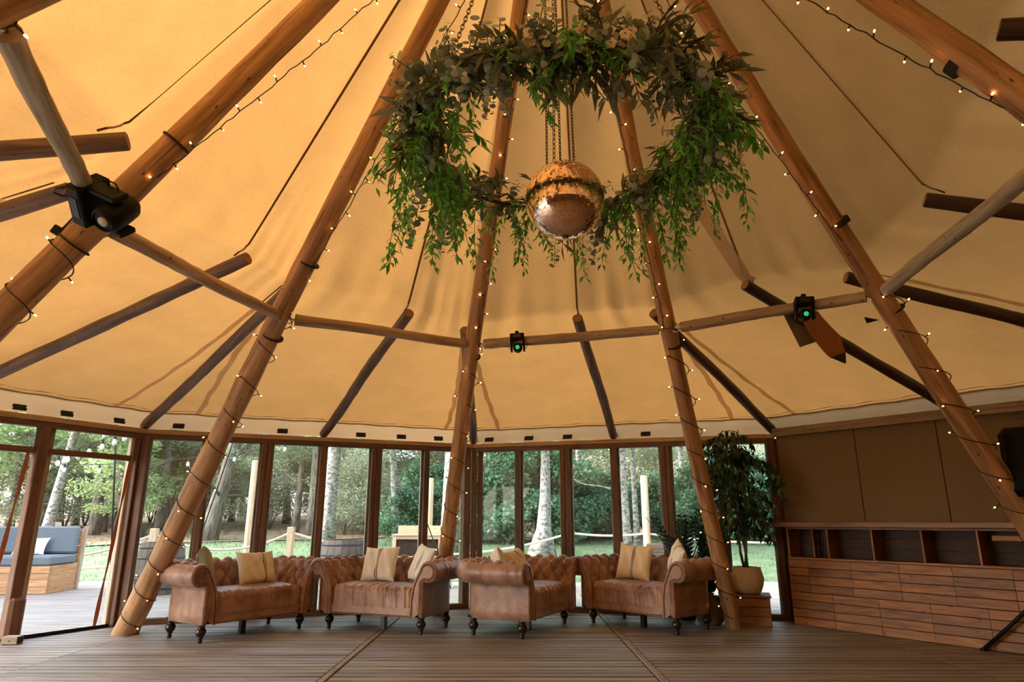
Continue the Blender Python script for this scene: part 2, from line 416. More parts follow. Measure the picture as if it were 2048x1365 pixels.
# ------------------------------------------------------------------ glazed timber walls
def frame_quat(A, B):
    u = (B - A).normalized(); return Quaternion((0, 0, 1), math.atan2(u.y, u.x))
def glazed_wall(name, label, A, B, n=6):
    wl_ = thing(name, label, None, A); wl_['kind'] = 'structure'
    q = frame_quat(A, B); wl_.rotation_euler = (0, 0, 2 * math.acos(max(-1, min(1, q.w))) * (1 if q.z >= 0 else -1))
    Lw = (B - A).length
    # local frame: x along the wall, -y towards the room
    m = MB(); m.box((Lw / 2, 0, .03), (Lw - .16, .11, .06), bev=.006); m.build('sill', M_FRAME, wl_)
    m = MB(); m.box((Lw / 2, -.01, 2.065), (Lw - .1, .10, .06), bev=.006); m.build('top_rail', M_FRAME, wl_)
    m = MB(); m.box((Lw / 2, .015, 2.122), (Lw + .05, .16, .054), bev=.006); m.build('wall_plate', M_BEAM_L, wl_)
    xs = [0] + [Lw * i / n for i in range(1, n)] + [Lw]
    for i in range(1, n):
        wd = .125 if i % 2 == 0 else .07
        m = MB()
        if i % 2 == 0:
            for s in (-1, 1): m.box((xs[i] + s * wd / 4, -.02, 1.05), (wd / 2 - .003, .09, 1.98), bev=.006)
        else: m.box((xs[i], -.02, 1.05), (wd, .08, 1.98), bev=.006)
        p = m.build('post', M_FRAME, wl_)
        m = MB(); m.box((xs[i], .045, 1.05), (wd + .055, .035, 1.98), bev=.004); m.build('outer_bead', M_FRAME_L, p)
    for i in range(n):
        a = xs[i] + (.05 if i == 0 else 0); b = xs[i + 1] - (.05 if i == n - 1 else 0)
        m = MB(); m.box(((a + b) / 2, .02, 1.05), (b - a, .004, 1.98)); m.build('pane', M_GLASS, wl_)
    return wl_
glazed_wall('wall_back_left', 'glazed timber wall of six tall clear panes behind the sofas', WC['c1'], WC['c2'])
glazed_wall('wall_back_right', 'glazed timber wall of six tall clear panes meeting the bar wall', WC['c2'], WC['c3'])

glazed_wall('wall_far_left', 'glazed timber wall facing the bar, beside the doors', WC['m1'], WC['c0'])
def corner(name, P, offs, zt=2.1, label=''):
    o = thing(name, label, None, P); o['kind'] = 'structure'
    for (dx, dy, wd, ma) in offs:
        m = MB(); m.box((dx, dy, zt / 2), (wd, wd * .9, zt), Quaternion((0, 0, 1), rnd(-.03, .03)), bev=.006); m.build('post', ma, o)
    return o
corner('trim_1', WC['c1'], [(-.05, -.05, .10, M_FRAME), (.05, -.02, .09, M_FRAME), (0, .07, .1, M_FRAME_L)], 2.09, 'dark clustered corner posts where glazed wall meets the doors')
corner('trim_2', WC['c2'], [(-.075, -.02, .085, M_FRAME), (.015, -.03, .08, M_FRAME), (.10, -.02, .075, M_FRAME), (-.15, .06, .06, M_FRAME_L)], 2.09, 'dark clustered corner posts between the two glazed walls')
corner('trim_3', WC['c3'], [(-.06, -.02, .09, M_FRAME), (.035, .02, .09, M_FRAME)], 2.09, 'dark clustered corner posts beside the bar wall')

# doorway wall on the left
A, B = WC['c1'], WC['c0']; u = (B - A).normalized(); Ld = (B - A).length
dw = thing('wall_left', 'timber door wall with open doorways and glazed lights above', None, A); dw['kind'] = 'structure'
dw.rotation_euler = (0, 0, math.atan2(u.y, u.x))
# local x runs from the corner towards the viewer; +y is into the room
m = MB(); m.box((Ld / 2, 0, 2.065), (Ld - .1, .10, .06), bev=.006); m.build('top_rail', M_FRAME, dw)
m = MB(); m.box((Ld / 2, -.015, 2.122), (Ld + .05, .16, .054), bev=.006); m.build('wall_plate', M_BEAM_L, dw)
DP = [.09, 1.12, 2.20, 3.3]
for i, s in enumerate(DP):
    if i:
        m = MB(); m.box((s, .02, 1.03), (.105, .10, 2.02), bev=.006); p = m.build('post', M_FRAME, dw)
        m = MB(); m.box((s - .02, .03, .20), (.15, .15, .40), bev=.03); m.build('post_shoe', M_FRAME, p)
        m = MB(); m.box((s - .10, -.05, 1.03), (.085, .06, 2.02), bev=.006); m.build('outer_bead', M_FRAME_L, p)
    else:
        m = MB(); m.box((.10, -.04, 1.03), (.085, .07, 2.02), bev=.006); m.build('post', M_FRAME_L, dw)
    if i < 3:
        a, b = s + .05, DP[i + 1] - .05
        m = MB(); m.box(((a + b) / 2, 0, 1.80), (b - a, .07, .06), bev=.006); m.build('transom', M_FRAME, dw)
        m = MB(); m.box(((a + b) / 2, -.01, 1.93), (b - a, .004, .21)); m.build('pane', M_GLASS, dw)
for s0, s1 in ((.12, 1.04), (1.2, 2.12)):
    m = MB(); m.box(((s0 + s1) / 2, 0, .012), (s1 - s0, .05, .024), bev=.004)
    m.box(((s0 + s1) / 2, .02, .028), (s1 - s0, .008, .012)); m.build('door_track', M_BLACK, dw)
for s in (.20, 1.28):
    m = MB(); n = 14
    rowsA = []
    for j in range(n + 1):
        z = 1.77 - 1.74 * j / n; dx = .13 * (j / n) ** 1.1 - .05; tw = .9 + .5 * math.sin(j * 1.1)
        rowsA.append([(s + dx - .017 * tw, .02, z), (s + dx + .017 * tw, .02 + .006 * math.sin(j), z)])
    m.grid(rowsA); rowsB = [[(p[0], p[1] + .004, p[2]) for p in r][::-1] for r in rowsA]; m.grid(rowsB)
    st = m.build('hanging_strap', plain('rust_webbing', (.42, .14, .05), .7), dw, True)
m = MB(); m.box((0, 0, .035), (.14, .10, .07), Quaternion((0, 0, 1), .1), bev=.006); m.m = 1; m.box((.072, 0, .035), (.004, .085, .055), Quaternion((0, 0, 1), .1))
o = m.build('door_stop', [M_FRAME_L, M_BLACK], None, False, (-4.66, 6.72, 0)); tag(o, 'small grey and black block on the deck at the door post', 'door stop')

# boarded wall behind the bar
A, B = WC['c3'], WC['c4']; u = (B - A).normalized(); Lr = (B - A).length
rw = thing('wall_right', 'tan boarded wall of tall panels behind the bar', None, A); rw['kind'] = 'structure'
rw.rotation_euler = (0, 0, math.atan2(u.y, u.x))
cuts = [.05]
for px, py in ((1706, 850), (1868, 828)): cuts.append(wall_s(A, B, px, py)[0])
cuts += [cuts[-1] + 1.2, Lr]
for a, b in zip(cuts[:-1], cuts[1:]):
    m = MB(); m.box(((a + b) / 2, 0, 1.06), (b - a - .008, .03, 2.12), bev=.003); m.build('panel', M_PANEL, rw)
m = MB(); m.box((Lr / 2 + .02, -.02, 2.155), (Lr - .02, .09, .10), bev=.005); m.build('wall_plate', wood('dull_beam', (.17, .10, .05), (.34, .22, .11), .7, 26, 1.6, .5, .1, .2), rw)
m = MB(); m.box((Lr / 2, .03, 1.06), (Lr - .1, .02, 2.1)); m.build('backing', plain('wall_backing', (.02, .015, .01), .9), rw)
# the next bay is boarded too
A2, B2 = WC['c4'], WC['c5']; u2 = (B2 - A2).normalized()
rw2 = thing('wall_far_right', 'tan boarded wall bay beyond the bar', None, A2); rw2['kind'] = 'structure'; rw2.rotation_euler = (0, 0, math.atan2(u2.y, u2.x))
for k in range(3):
    Lb = (B2 - A2).length; m = MB(); m.box((Lb * (k + .5) / 3, 0, 1.08), (Lb / 3 - .008, .03, 2.16), bev=.003); m.build('panel', M_PANEL, rw2)

for nm_, ka_, kb_, lb_ in (('wall_added_rear_right', 'c5', 'r1', 'unseen tan boarded bay added to block light on the far side of the bar end'), ('wall_added_rear', 'r1', 'r2', 'unseen tan boarded bay added to block light, facing the sofas'), ('wall_added_rear_left', 'r2', 'm1', 'unseen tan boarded bay added to block light, facing the potted fig')):  # unseen bays added behind the camera to keep light off the bar side
    A2, B2 = WC[ka_], WC[kb_]; u2 = (B2 - A2).normalized(); Lb = (B2 - A2).length
    rw3 = thing(nm_, lb_, None, A2); rw3['kind'] = 'structure'; rw3.rotation_euler = (0, 0, math.atan2(u2.y, u2.x))
    for k in range(4): m = MB(); m.box((Lb * (k + .5) / 4, 0, 1.08), (Lb / 4 - .008, .03, 2.16), bev=.003); m.build('panel', M_PANEL, rw3)

# ------------------------------------------------------------------ canvas of the tipi
def kz(px, py, z): return on_z(px, py, z)
KM = {'r2': Vector((-.45, 1.0, 3.05)), 'm1': Vector((-2.05, 1.85, 3.05)), 'c0': Vector((-2.66, 3.62, 3.02)), 'c1': kz(578, 578, 3.06), 'c2': kz(930, 662, 2.96),
      'c3': kz(1308, 627, 3.08), 'c4': kz(1692, 555, 3.05), 'c5': kz(1998, 60, 3.40), 'r1': Vector((1.9, .9, 3.05))}
KH = {'r2': Vector((-1.5, 1.2, 3.1)), 'm1': kz(255, 283, 3.12), 'c0': kz(495, 517, 3.10), 'c1': kz(818, 627, 3.05), 'c2': kz(1155, 637, 3.07),
      'c3': kz(1490, 570, 3.14), 'c4': kz(1850, 400, 3.20), 'c5': Vector((2.3, 1.4, 3.2)), 'r1': Vector((.7, .7, 3.1))}
RID = []                     # ridges, alternately over a corner and over the middle of a wall
for i, k in enumerate(CORD):
    k2 = CORD[(i + 1) % 9]
    RID.append((KM[k], WC[k].copy(), k, 0)); RID.append((KH[k], (WC[k] + WC[k2]) / 2, k, 1))
def outw(P): d = Vector((P.x - CEN.x, P.y - CEN.y, 0)); return d.normalized()
NR = len(RID)
def ridge_pt(i, t):
    K, W, k, mid = RID[i % NR]
    K2 = K + outw(K) * .05 + Vector((0, 0, .085))
    if t <= 1: return APEX.lerp(K2, t) + Vector((0, 0, .12 * (1 - t)))
    W2 = W + outw(W) * .10 + Vector((0, 0, HW + .13))
    return K2.lerp(W2, t - 1)
def canvas_pt(x, t):
    i = int(math.floor(x)); f = x - i
    P = ridge_pt(i, t).lerp(ridge_pt(i + 1, t), f)
    o = outw(P) if (P - Vector((CEN.x, CEN.y, P.z))).length > 1e-4 else Vector((1, 0, 0))
    b = math.sin(math.pi * f)
    if t <= 1: dd = .05 * b * math.sin(math.pi * t * .9)
    else: dd = .03 * b * math.sin(math.pi * (t - 1))
    P -= (o * .5 + Vector((0, 0, .8))) * dd                      # slack between the ridges
    g = math.exp(-((t - 1.03) / .13) ** 2)
    wv = math.sin(x * 2 * math.pi * 2.0 + i * 1.7) * .5 + math.sin(x * 2 * math.pi * 3.7 + 3.1 * i) * .5
    P += (o * .6 + Vector((0, 0, .5))) * (.044 * g * wv * (1 - abs(2 * f - 1) ** 2))
    if t > 1.2:
        h = (t - 1.2) / .8
        P += Vector((0, 0, 1)) * .006 * h * math.sin(x * 2 * math.pi * 4.3 + math.sin(i) * 4 + t * 9)
    return P
NX = NR * 14
ts = [j / 22 for j in range(0, 20)] + [.90 + .012 * j for j in range(0, 17)] + [1.12 + (1.93 - 1.12) * j / 16 for j in range(0, 17)]
ts = sorted(set(round(t, 4) for t in ts))
m = MB(); rowsC = []
for t in ts: rowsC.append([canvas_pt(j * NR / NX, max(t, .015)) for j in range(NX)])
m.grid(rowsC, closed_u=True)
ceiling = m.build('ceiling', M_CANVAS, None, True)
tag(ceiling, 'amber translucent canvas roof of the tipi', None, None, 'structure')
# cream inner hem from the canvas edge down to the wall plates
m = MB(); rowsC = []
for t in (1.915, 1.93, 1.95, 1.97, 1.985, 2.0):
    row = []
    for j in range(NX):
        x = j * NR / NX; P = canvas_pt(x, t); h = max(0, (t - 1.93) / .07)
        P.z += -.012 - .10 * h ** 1.3 + .007 * math.sin(x * 23.0 + h * 5) * h
        row.append(P)
    rowsC.append(row)
m.grid(rowsC, closed_u=True); m.build('hem', M_SKIRT, ceiling, True)
def strip(name, x0, t0, x1, t1, wdt, ma, n=14, drop=.012, wob=0.0, par=None):
    """a ribbon that follows the underside of the canvas"""
    m = MB(); rowsS = []
    for j in range(n + 1):
        f = j / n; x = x0 + (x1 - x0) * f + wob * math.sin(j * 1.9); t = t0 + (t1 - t0) * f
        a = canvas_pt(x, t); b = canvas_pt(x + (x1 - x0) / n + 1e-3, t + (t1 - t0) / n)
        c = canvas_pt(x + .05, t); dx = (c - a).normalized(); fw = (b - a).normalized()
        nn = dx.cross(fw).normalized(); sd = fw.cross(nn).normalized()
        if nn.z > 0: nn = -nn
        ww = wdt * (1 + (.15 * math.sin(j * 2.3) if wob else 0)) / 2
        rowsS.append([a + nn * drop - sd * ww, a + nn * drop + sd * ww])
    m.grid(rowsS); return m.build(name, ma, par or ceiling, True)
for i in range(NR):
    mid = RID[i][3]; k = RID[i][2]
    if mid: strip('seam_webbing', i, .05, i, 1.03, .020, M_SEAM, 22)
    else:
        if k in ('c3', 'c4'): strip('seam_webbing', i + .12, .05, i + .12, .98, .02, M_SEAM, 16)
        for s in (-1, 1):
            strip('reinforcing_tape', i + s * .05, 1.12, i + s * (.20 if k != 'c1' else .24), 1.92, .055, M_TAPE, 16, .012, .006)
            strip('seam_webbing', i + s * .02, 1.02, i + s * .05, 1.12, .014, M_SEAM, 4)
for i in range(NR):
    if RID[i][2] in ('m1', 'c0', 'c1', 'c2', 'c3', 'c4'):
        strip('hem_seam', i + .03, 1.905, i + .97, 1.905, .008, M_SEAM, 16, .006)
# wide loose band sewn to the roof beside the fifth pole's eave
ie = next(i for i in range(NR) if RID[i][2] == 'c3' and RID[i][3])
strip('wide_band', ie - .22, .80, ie + .02, 1.02, .12, canvas_mat('beige_band', (.74, .60, .46), (.74, .58, .42), .55, .1), 12, .02)
strip('wide_band', ie - .12, .01, ie - .35, .30, .13, M_FLAP, 10, .02)
# black velcro tabs along the hem
for (ka, kb, px) in [('c0', 'c1', 30), ('c0', 'c1', 128), ('c0', 'c1', 236), ('c1', 'c2', 356), ('c1', 'c2', 565), ('c1', 'c2', 722), ('c1', 'c2', 803), ('c1', 'c2', 877), ('c2', 'c3', 978), ('c2', 'c3', 1057), ('c2', 'c3', 1134), ('c2', 'c3', 1290)]:
    A_, B_ = WC[ka], WC[kb]; s = wall_s(A_, B_, px, 850)[0]; uu = (B_ - A_).normalized()
    P = A_ + uu * s - outw(A_ + uu * s) * .02
    q = Quaternion((0, 0, 1), math.atan2(uu.y, uu.x)) @ Quaternion((1, 0, 0), R(-25))
    m = MB()
    for e in range(4): m.box(q @ Vector((.006 * (e % 2), -.002 * (e % 2), -.022 + .016 * e)), (.125, .008, .0155), q)
    m.build('hem_tab', M_BLACKTAPE, ceiling, False, P + Vector((0, 0, HW + .055)))
# black triangular patch
Pp = canvas_pt(ie + .34, 1.34); P1 = canvas_pt(ie + .44, 1.34); P2 = canvas_pt(ie + .34, 1.39)
ex = (P1 - Pp).normalized(); ey = (P2 - Pp); ey = (ey - ex * ey.dot(ex)).normalized(); nz_ = ex.cross(ey); nz_ = -nz_ if nz_.z > 0 else nz_
m = MB(); q0 = [Pp + nz_ * .012 + ex * a + ey * b for a, b in ((-.05, .05), (-.04, -.06), (.065, .02))]
m.quad(q0); m.build('triangle_patch', M_BLACKTAPE, ceiling)

# ------------------------------------------------------------------ timber poles
def wobble_line(a, b, n, amp, seed):
    rs = random.Random(seed); a = Vector(a); b = Vector(b); d = (b - a).normalized()
    s1 = d.cross(Vector((0, 0, 1))).normalized(); s2 = d.cross(s1)
    ph = [rs.uniform(0, 6.28) for _ in range(4)]
    out = []
    for i in range(n):
        f = i / (n - 1); e = math.sin(math.pi * f)
        out.append(a.lerp(b, f) + (s1 * (math.sin(f * 5 + ph[0]) - math.sin(ph[0]) * (1 - f)) + s2 * math.sin(f * 4 + ph[1])) * amp * e)
    return out
def log(name, a, b, r0, r1, ma, seed, n=30, seg=14, amp=.02, endcap=None, parent=None, knob=.05):
    rs = random.Random(seed); pts = wobble_line(a, b, n, amp, seed)
    rad = [r0 + (r1 - r0) * i / (n - 1) for i in range(n)]
    rad = [r * (1 + knob * rs.uniform(-1, 1)) for r in rad]
    base = Vector(a)
    m = MB(); m.tube([p - base for p in pts], rad, seg, jit=.025)
    me = m.mesh(name, False, [ma, endcap] if endcap else [ma])
    o = link(name, me, parent, base)
    smooth_by_angle(o, 50)
    return o, pts
J = {k: on_z(*p, 2.79) for k, p in {'m1': (-30, 14), 'c0': (190, 448), 'c1': (562, 638), 'c2': (948, 692), 'c3': (1342, 660), 'c4': (1768, 590), 'c5': (2149, 285)}.items()}
FOOT = {k: v + (v - APEX) * (2.79 / 3.51) for k, v in J.items()}
FOOT['c1'] = on_z(250, 1268, 0)
J['r1'] = Vector((1.55, 1.15, 2.79)); J['r2'] = Vector((-.75, 1.05, 2.79))
for k in ('r1', 'r2'): FOOT[k] = J[k] + (J[k] - APEX) * (2.79 / 3.51)
PL = {'m1': 'thick leaning timber tipi pole meeting the grey brace above the moving light', 'c0': 'thick leaning timber tipi pole carrying the big black moving light',
      'c1': 'leaning timber tipi pole footed by the open glass doors beside a sofa', 'c2': 'leaning timber tipi pole behind the middle sofas at the glazed corner',
      'c3': 'leaning timber tipi pole rising beside the potted fig tree', 'c4': 'leaning timber tipi pole rising from behind the plank bar',
      'c5': 'dark orange timber tipi pole meeting the brace above the bar end', 'r1': 'timber tipi pole on the open side of the tent facing the bar', 'r2': 'timber tipi pole on the open side of the tent facing the sofas'}
RB = {'c1': .118, 'c2': .092, 'c3': .085, 'c4': .098, 'c0': .112, 'm1': .08}
POLE = {}
for n_, k in enumerate(CORD):
    f, j = FOOT[k], J[k]
    d = (j - f)
    top = f + d * (6.45 / 2.79)
    f0 = f - d * .012
    r0 = RB.get(k, .1)
    o, pts = log('tipi_pole', f0, top, r0, .056, M_POLE, 100 + n_, 40, 16, .018)
    tag(o, PL[k], 'pole', 'main poles of the tipi'); POLE[k] = (f, top, r0, o)
    # band of black strap just above the brace
    dn = d.normalized()
    for zz in {'c0': ((3.32, .007), (2.66, .005)), 'c4': ((3.3, .022), (2.68, .005)), 'c5': ((3.32, .03),), 'c1': ((3.2, .005), (2.66, .006)), 'c2': ((2.70, .006),), 'c3': ((2.66, .006),)}.get(k, ()):
        c = f + d * (zz[0] / 2.79); rr = r0 + (.056 - r0) * (zz[0] / 6.45)
        m = MB(); sd_ = dn.cross(Vector((0, 0, 1))).normalized(); s2 = dn.cross(sd_)
        m.tube([c + dn * e - f0 for e in (-zz[1], zz[1])], rr * 1.06, 16); m.build('strap', M_BLACKTAPE, o)
fp = FOOT['c1']; m = MB(); m.tube([Vector((.06, -.04, .17)) , Vector((.10, -.07, .08)), Vector((.13, -.09, 0.0))], [.017, .016, .014], 8)
m.build('steel_pin', plain('rusty_steel', (.16, .09, .055), .6, .6), POLE['c1'][3], False, fp - POLE['c1'][3].location)

BRL = {'m1': 'grey weathered brace pole sloping down to the moving light', 'c0': 'brown brace pole between the moving light pole and the door pole', 'c1': 'brown brace pole running from the door pole to the glazed corner pole',
       'c2': 'pale brace pole carrying a small black moving light near the ball', 'c3': 'pale knotty brace pole carrying a moving light beside loose canvas flaps', 'c4': 'grey weathered brace pole rising over the bar'}
KEYS = ['m1', 'c0', 'c1', 'c2', 'c3', 'c4', 'c5']
BR = {}
for n_, (k, k2) in enumerate(zip(KEYS[:-1], KEYS[1:])):
    a, b = J[k], J[k2]; d = (b - a).normalized(); inn = -outw((a + b) / 2)
    ra = .105 * (1 - 2.79 / 6.45) + .02
    pa, pb = a + d * (ra + .035) + inn * .03, b - d * (ra + .035) + inn * .03
    o, pts = log('brace_pole', pa, pb, .05, .044, M_BRACE_G if k in ('m1', 'c4') else M_BRACE, 300 + n_, 22, 12, .008)
    BR[k] = (pa, pb)
    tag(o, BRL[k], 'brace', 'brace poles between the main poles')
    for e, sgn in ((pa, 1), (pb, -1)):
        m = MB(); e0 = e - pa
        m.tube([e0 + d * sgn * .03, e0 - d * sgn * .10], .009, 8)
        ring = [e0 - d * sgn * .05 + Vector((0, 0, -.012)) + (d * math.cos(t) + Vector((0, 0, 1)) * math.sin(t)) * .028 for t in [6.283 * q / 12 for q in range(12)]]
        m.tube(ring, .006, 6, closed=True)
        m.build('eye_bolt', M_STEEL, o, True)

EL = []
for i in range(NR):
    K, W, k, mid = RID[i]
    if k in ('r2',) or (k == 'r1') or (k == 'c5' and mid): continue
    a = K; b = W + Vector((0, 0, HW + .055)) + outw(W) * .06
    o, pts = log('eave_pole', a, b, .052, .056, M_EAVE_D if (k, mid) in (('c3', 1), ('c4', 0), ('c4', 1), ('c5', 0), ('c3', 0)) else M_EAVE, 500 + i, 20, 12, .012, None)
    dirn = (b - a).normalized()
    m = MB(); m.tube([-dirn * .004, dirn * .003], [.045, .047], 12); e = m.build('sawn_end', M_POLE_END, o)
    where = {('m1', 0): 'over the first doorway bay', ('m1', 1): 'crossing behind the sloping grey brace', ('c0', 0): 'passing behind the big moving light', ('c0', 1): 'resting on the middle of the door wall',
             ('c1', 0): 'resting on the corner by the doors', ('c1', 1): 'resting on the middle of the wall behind two sofas', ('c2', 0): 'hidden behind the glazed corner pole', ('c2', 1): 'resting on the glazed wall near the potted fig',
             ('c3', 0): 'resting on the corner above the potted fig', ('c3', 1): 'resting on the bar wall beside loose flaps', ('c4', 0): 'crossing behind the pole at the bar', ('c4', 1): 'ending beside the brace over the bar', ('c5', 0): 'ending high above the bar end'}
    tag(o, 'short dark eave pole ' + where[(k, mid)], 'pole', 'dark eave poles under the canvas')

# ------------------------------------------------------------------ tufted leather sofas
def leather(name):
    m, nt, b = mat(name); L = nt.links
    tc = nd(nt, 'ShaderNodeTexCoord')
    n1 = nd(nt, 'ShaderNodeTexNoise'); n1.inputs['Scale'].default_value = 4; n1.inputs['Detail'].default_value = 7; n1.inputs['Roughness'].default_value = .65
    n2 = nd(nt, 'ShaderNodeTexNoise'); n2.inputs['Scale'].default_value = 90; n2.inputs['Detail'].default_value = 4
    L.new(tc.outputs['Object'], n1.inputs['Vector']); L.new(tc.outputs['Object'], n2.inputs['Vector'])
    ad = nd(nt, 'ShaderNodeMath', operation='MULTIPLY_ADD'); ad.inputs[1].default_value = .3
    L.new(n2.outputs['Fac'], ad.inputs[0]); L.new(n1.outputs['Fac'], ad.inputs[2])
    rp = ramp(nt, [(.42, (.105, .047, .028)), (.62, (.28, .142, .090)), (.85, (.48, .295, .205))]); L.new(ad.outputs[0], rp.inputs[0])
    oi = nd(nt, 'ShaderNodeObjectInfo')
    L.new(rp.outputs[0], b.inputs['Base Color'])
    r2 = nd(nt, 'ShaderNodeMapRange'); r2.inputs[3].default_value = .28; r2.inputs[4].default_value = .55; L.new(n1.outputs['Fac'], r2.inputs[0]); L.new(r2.outputs[0], b.inputs['Roughness'])
    b.inputs['Sheen Weight'].default_value = .15
    n3 = nd(nt, 'ShaderNodeTexNoise'); n3.inputs['Scale'].default_value = 22; n3.inputs['Detail'].default_value = 5; L.new(tc.outputs['Object'], n3.inputs['Vector'])
    bp = nd(nt, 'ShaderNodeBump'); bp.inputs['Strength'].default_value = .25; bp.inputs['Distance'].default_value = .01
    L.new(n3.outputs['Fac'], bp.inputs['Height']); L.new(bp.outputs[0], b.inputs['Normal'])
    return m
M_LEATHER = leather('tan_distressed_leather')
M_NAIL = plain('brass_nailhead', (.30, .16, .09), .3, .7)
M_UNDERLINING = plain('sofa_underlining', (.01, .008, .007), .95)  # dark plate closing the sofa body from below

ZB = .165
SW, SD, RC = .63, .37, .22          # half width, half depth, corner radius of the outer face
def sofa_path(s):
    """point and outward direction at distance s along the U of arms and back"""
    l1 = 2 * SD - RC; lc = math.pi / 2 * RC; l2 = 2 * SW - 2 * RC
    if s < l1: return Vector((-SW, -SD + s, 0)), Vector((-1, 0, 0))
    s -= l1
    if s < lc:
        a = s / RC; c = Vector((-SW + RC, SD - RC, 0)); d = Vector((-math.cos(a), math.sin(a), 0)); return c + d * RC, d
    s -= lc
    if s < l2: return Vector((-SW + RC + s, SD, 0)), Vector((0, 1, 0))
    s -= l2
    if s < lc:
        a = s / RC; c = Vector((SW - RC, SD - RC, 0)); d = Vector((math.sin(a), math.cos(a), 0)); return c + d * RC, d
    s -= lc
    return Vector((SW, SD - RC - s, 0)), Vector((1, 0, 0))
PLEN = 2 * (2 * SD - RC) + math.pi * RC + 2 * SW - 2 * RC
prof = [(-.02, ZB), (0, ZB + .01), (.002, .25), (.003, .36), (.002, .46), (.004, .505)]
rc = (.05, .607); rr_ = .104
NA = 26
for i in range(NA + 1):
    a = R(-112 + (168 + 112) * i / NA); prof.append((rc[0] + rr_ * math.cos(a), rc[1] + rr_ * math.sin(a)))
n_in0 = len(prof) - 9
p0 = prof[-1]
for i in range(1, 17):
    f = i / 16; prof.append((p0[0] - .095 * f - .02 * math.sin(math.pi * f) + .0, p0[1] - .28 * f))
p1 = prof[-1]
for i in range(1, 7): prof.append((p1[0] - .004, p1[1] + (ZB - p1[1]) * i / 6))
# arc length of the tufted side, measured from the crown
acc = [0.0]
for i in range(1, len(prof)): acc.append(acc[-1] + math.hypot(prof[i][0] - prof[i - 1][0], prof[i][1] - prof[i - 1][1]))
vc = acc[n_in0]
pn = []
for i in range(len(prof)):
    a = prof[max(i - 1, 0)]; b = prof[min(i + 1, len(prof) - 1)]; t = (b[0] - a[0], b[1] - a[1]); l = math.hypot(*t) or 1
    pn.append((t[1] / l, -t[0] / l))
DS, DV = .150, .225
ACC_T = acc[-7]
def tuft(s, v):
    a = (s - PLEN / 2) / DS + v / DV; b = (s - PLEN / 2) / DS - v / DV
    return (abs(math.sin(math.pi * a)) * abs(math.sin(math.pi * b))) ** .42
def shell(s0, s1, n):
    rows_ = []
    for i in range(n + 1):
        s = s0 + (s1 - s0) * i / n; P, d = sofa_path(s); row = []
        for j, (dd, z) in enumerate(prof):
            v = acc[j] - vc
            h = 0
            if v > -.06:
                k = min(1, (v + .06) / .07)
                h = (tuft(s, v - .02) - .62) * .056 * k * (1 if acc[j] < ACC_T else max(0, 1 - (acc[j] - ACC_T) / .05))
                e = min(s, PLEN - s); h *= min(1, e / .05)
            elif acc[j] > acc[6] + .02:
                h = .0035 * math.sin(s * 95 + math.sin(s * 31) * 2) * (math.sin(s * 17) * .5 + .6)
            row.append(P + d * (dd + pn[j][0] * h) + Vector((0, 0, z + pn[j][1] * h)))
        rows_.append(row)
    return rows_
CORN = 2 * SD - RC + math.pi / 4 * RC
def arm_front(end):
    P, d = sofa_path(0 if end == 0 else PLEN); y0 = P.y
    m = MB()
    def ring(off, y):
        out = []
        for j, (dd, z) in enumerate(prof):
            out.append(Vector((P.x + d.x * (dd - pn[j][0] * off), y, z - pn[j][1] * off)))
        return out
    r0, r1, r2, r3 = ring(0, y0), ring(.004, y0 - .014), ring(.022, y0 - .020), ring(.026, y0 - .010)
    r4, r5 = ring(.036, y0 - .016), ring(.046, y0 - .022)
    m.grid([r0, r1, r2, r3, r4, r5] if end == 0 else [r[::-1] for r in (r0, r1, r2, r3, r4, r5)])
    n = len(m.v); m.v += [tuple(p) for p in r5]; ids = list(range(n, n + len(r5)))
    m.f.append(tuple(ids if end else ids[::-1])); m.uv.append([(0, 0)] * len(ids)); m.mi.append(0)
    nl = MB()
    rn = ring(.026, y0 - .016); acc2 = 0
    for q, (a, b) in enumerate(zip(rn[2:-1], rn[3:])):
        L_ = (b - a).length; k = max(1, int(round(L_ / .017)))
        for e in range(k):
            c = a.lerp(b, e / k); nl.lathe([(.0075, .0), (.0055, .005), (0, .007)], c, 6, Matrix(((1, 0, 0), (0, 0, -1), (0, 1, 0))))
    return m, nl
def rounded_seat():
    m = MB(); rows_ = []; xs = np.linspace(-.475, .475, 90)
    prof_ = []
    for i in range(7): prof_.append((-.365 + .0, .255 + .02 * i))
    for i in range(1, 10):
        a = R(90 * i / 9); prof_.append((-.305 - .066 * math.cos(a), .385 + .066 * math.sin(a)))
    for i in range(1, 12): prof_.append((-.305 + .5 * i / 11, .451 + .012 * math.sin(math.pi * i / 11)))
    rs = random.Random(3); ph = [rs.uniform(0, 6.28) for _ in range(6)]
    for x in xs:
        row = []
        for j, (y, z) in enumerate(prof_):
            ed = max(0, abs(x) - .42) / .055
            k = 1 if j < 18 else max(0, 1 - (j - 18) / 8)
            p = .014 * abs(math.sin(x * 30 + .5 * math.sin(x * 9 + ph[0]) + .15 * (16 - j) * math.sin(x * 21 + ph[1]) * .3)) ** .5 - .006
            p += .003 * math.sin(x * 120 + j * .25 + ph[2])
            row.append(Vector((x, y - p * k * (1 if j < 16 else 0) + .03 * ed ** 2 * (j < 16), z + p * k * (j >= 7) - .02 * ed ** 2)))
        rows_.append(row)
    m.grid(rows_); return m
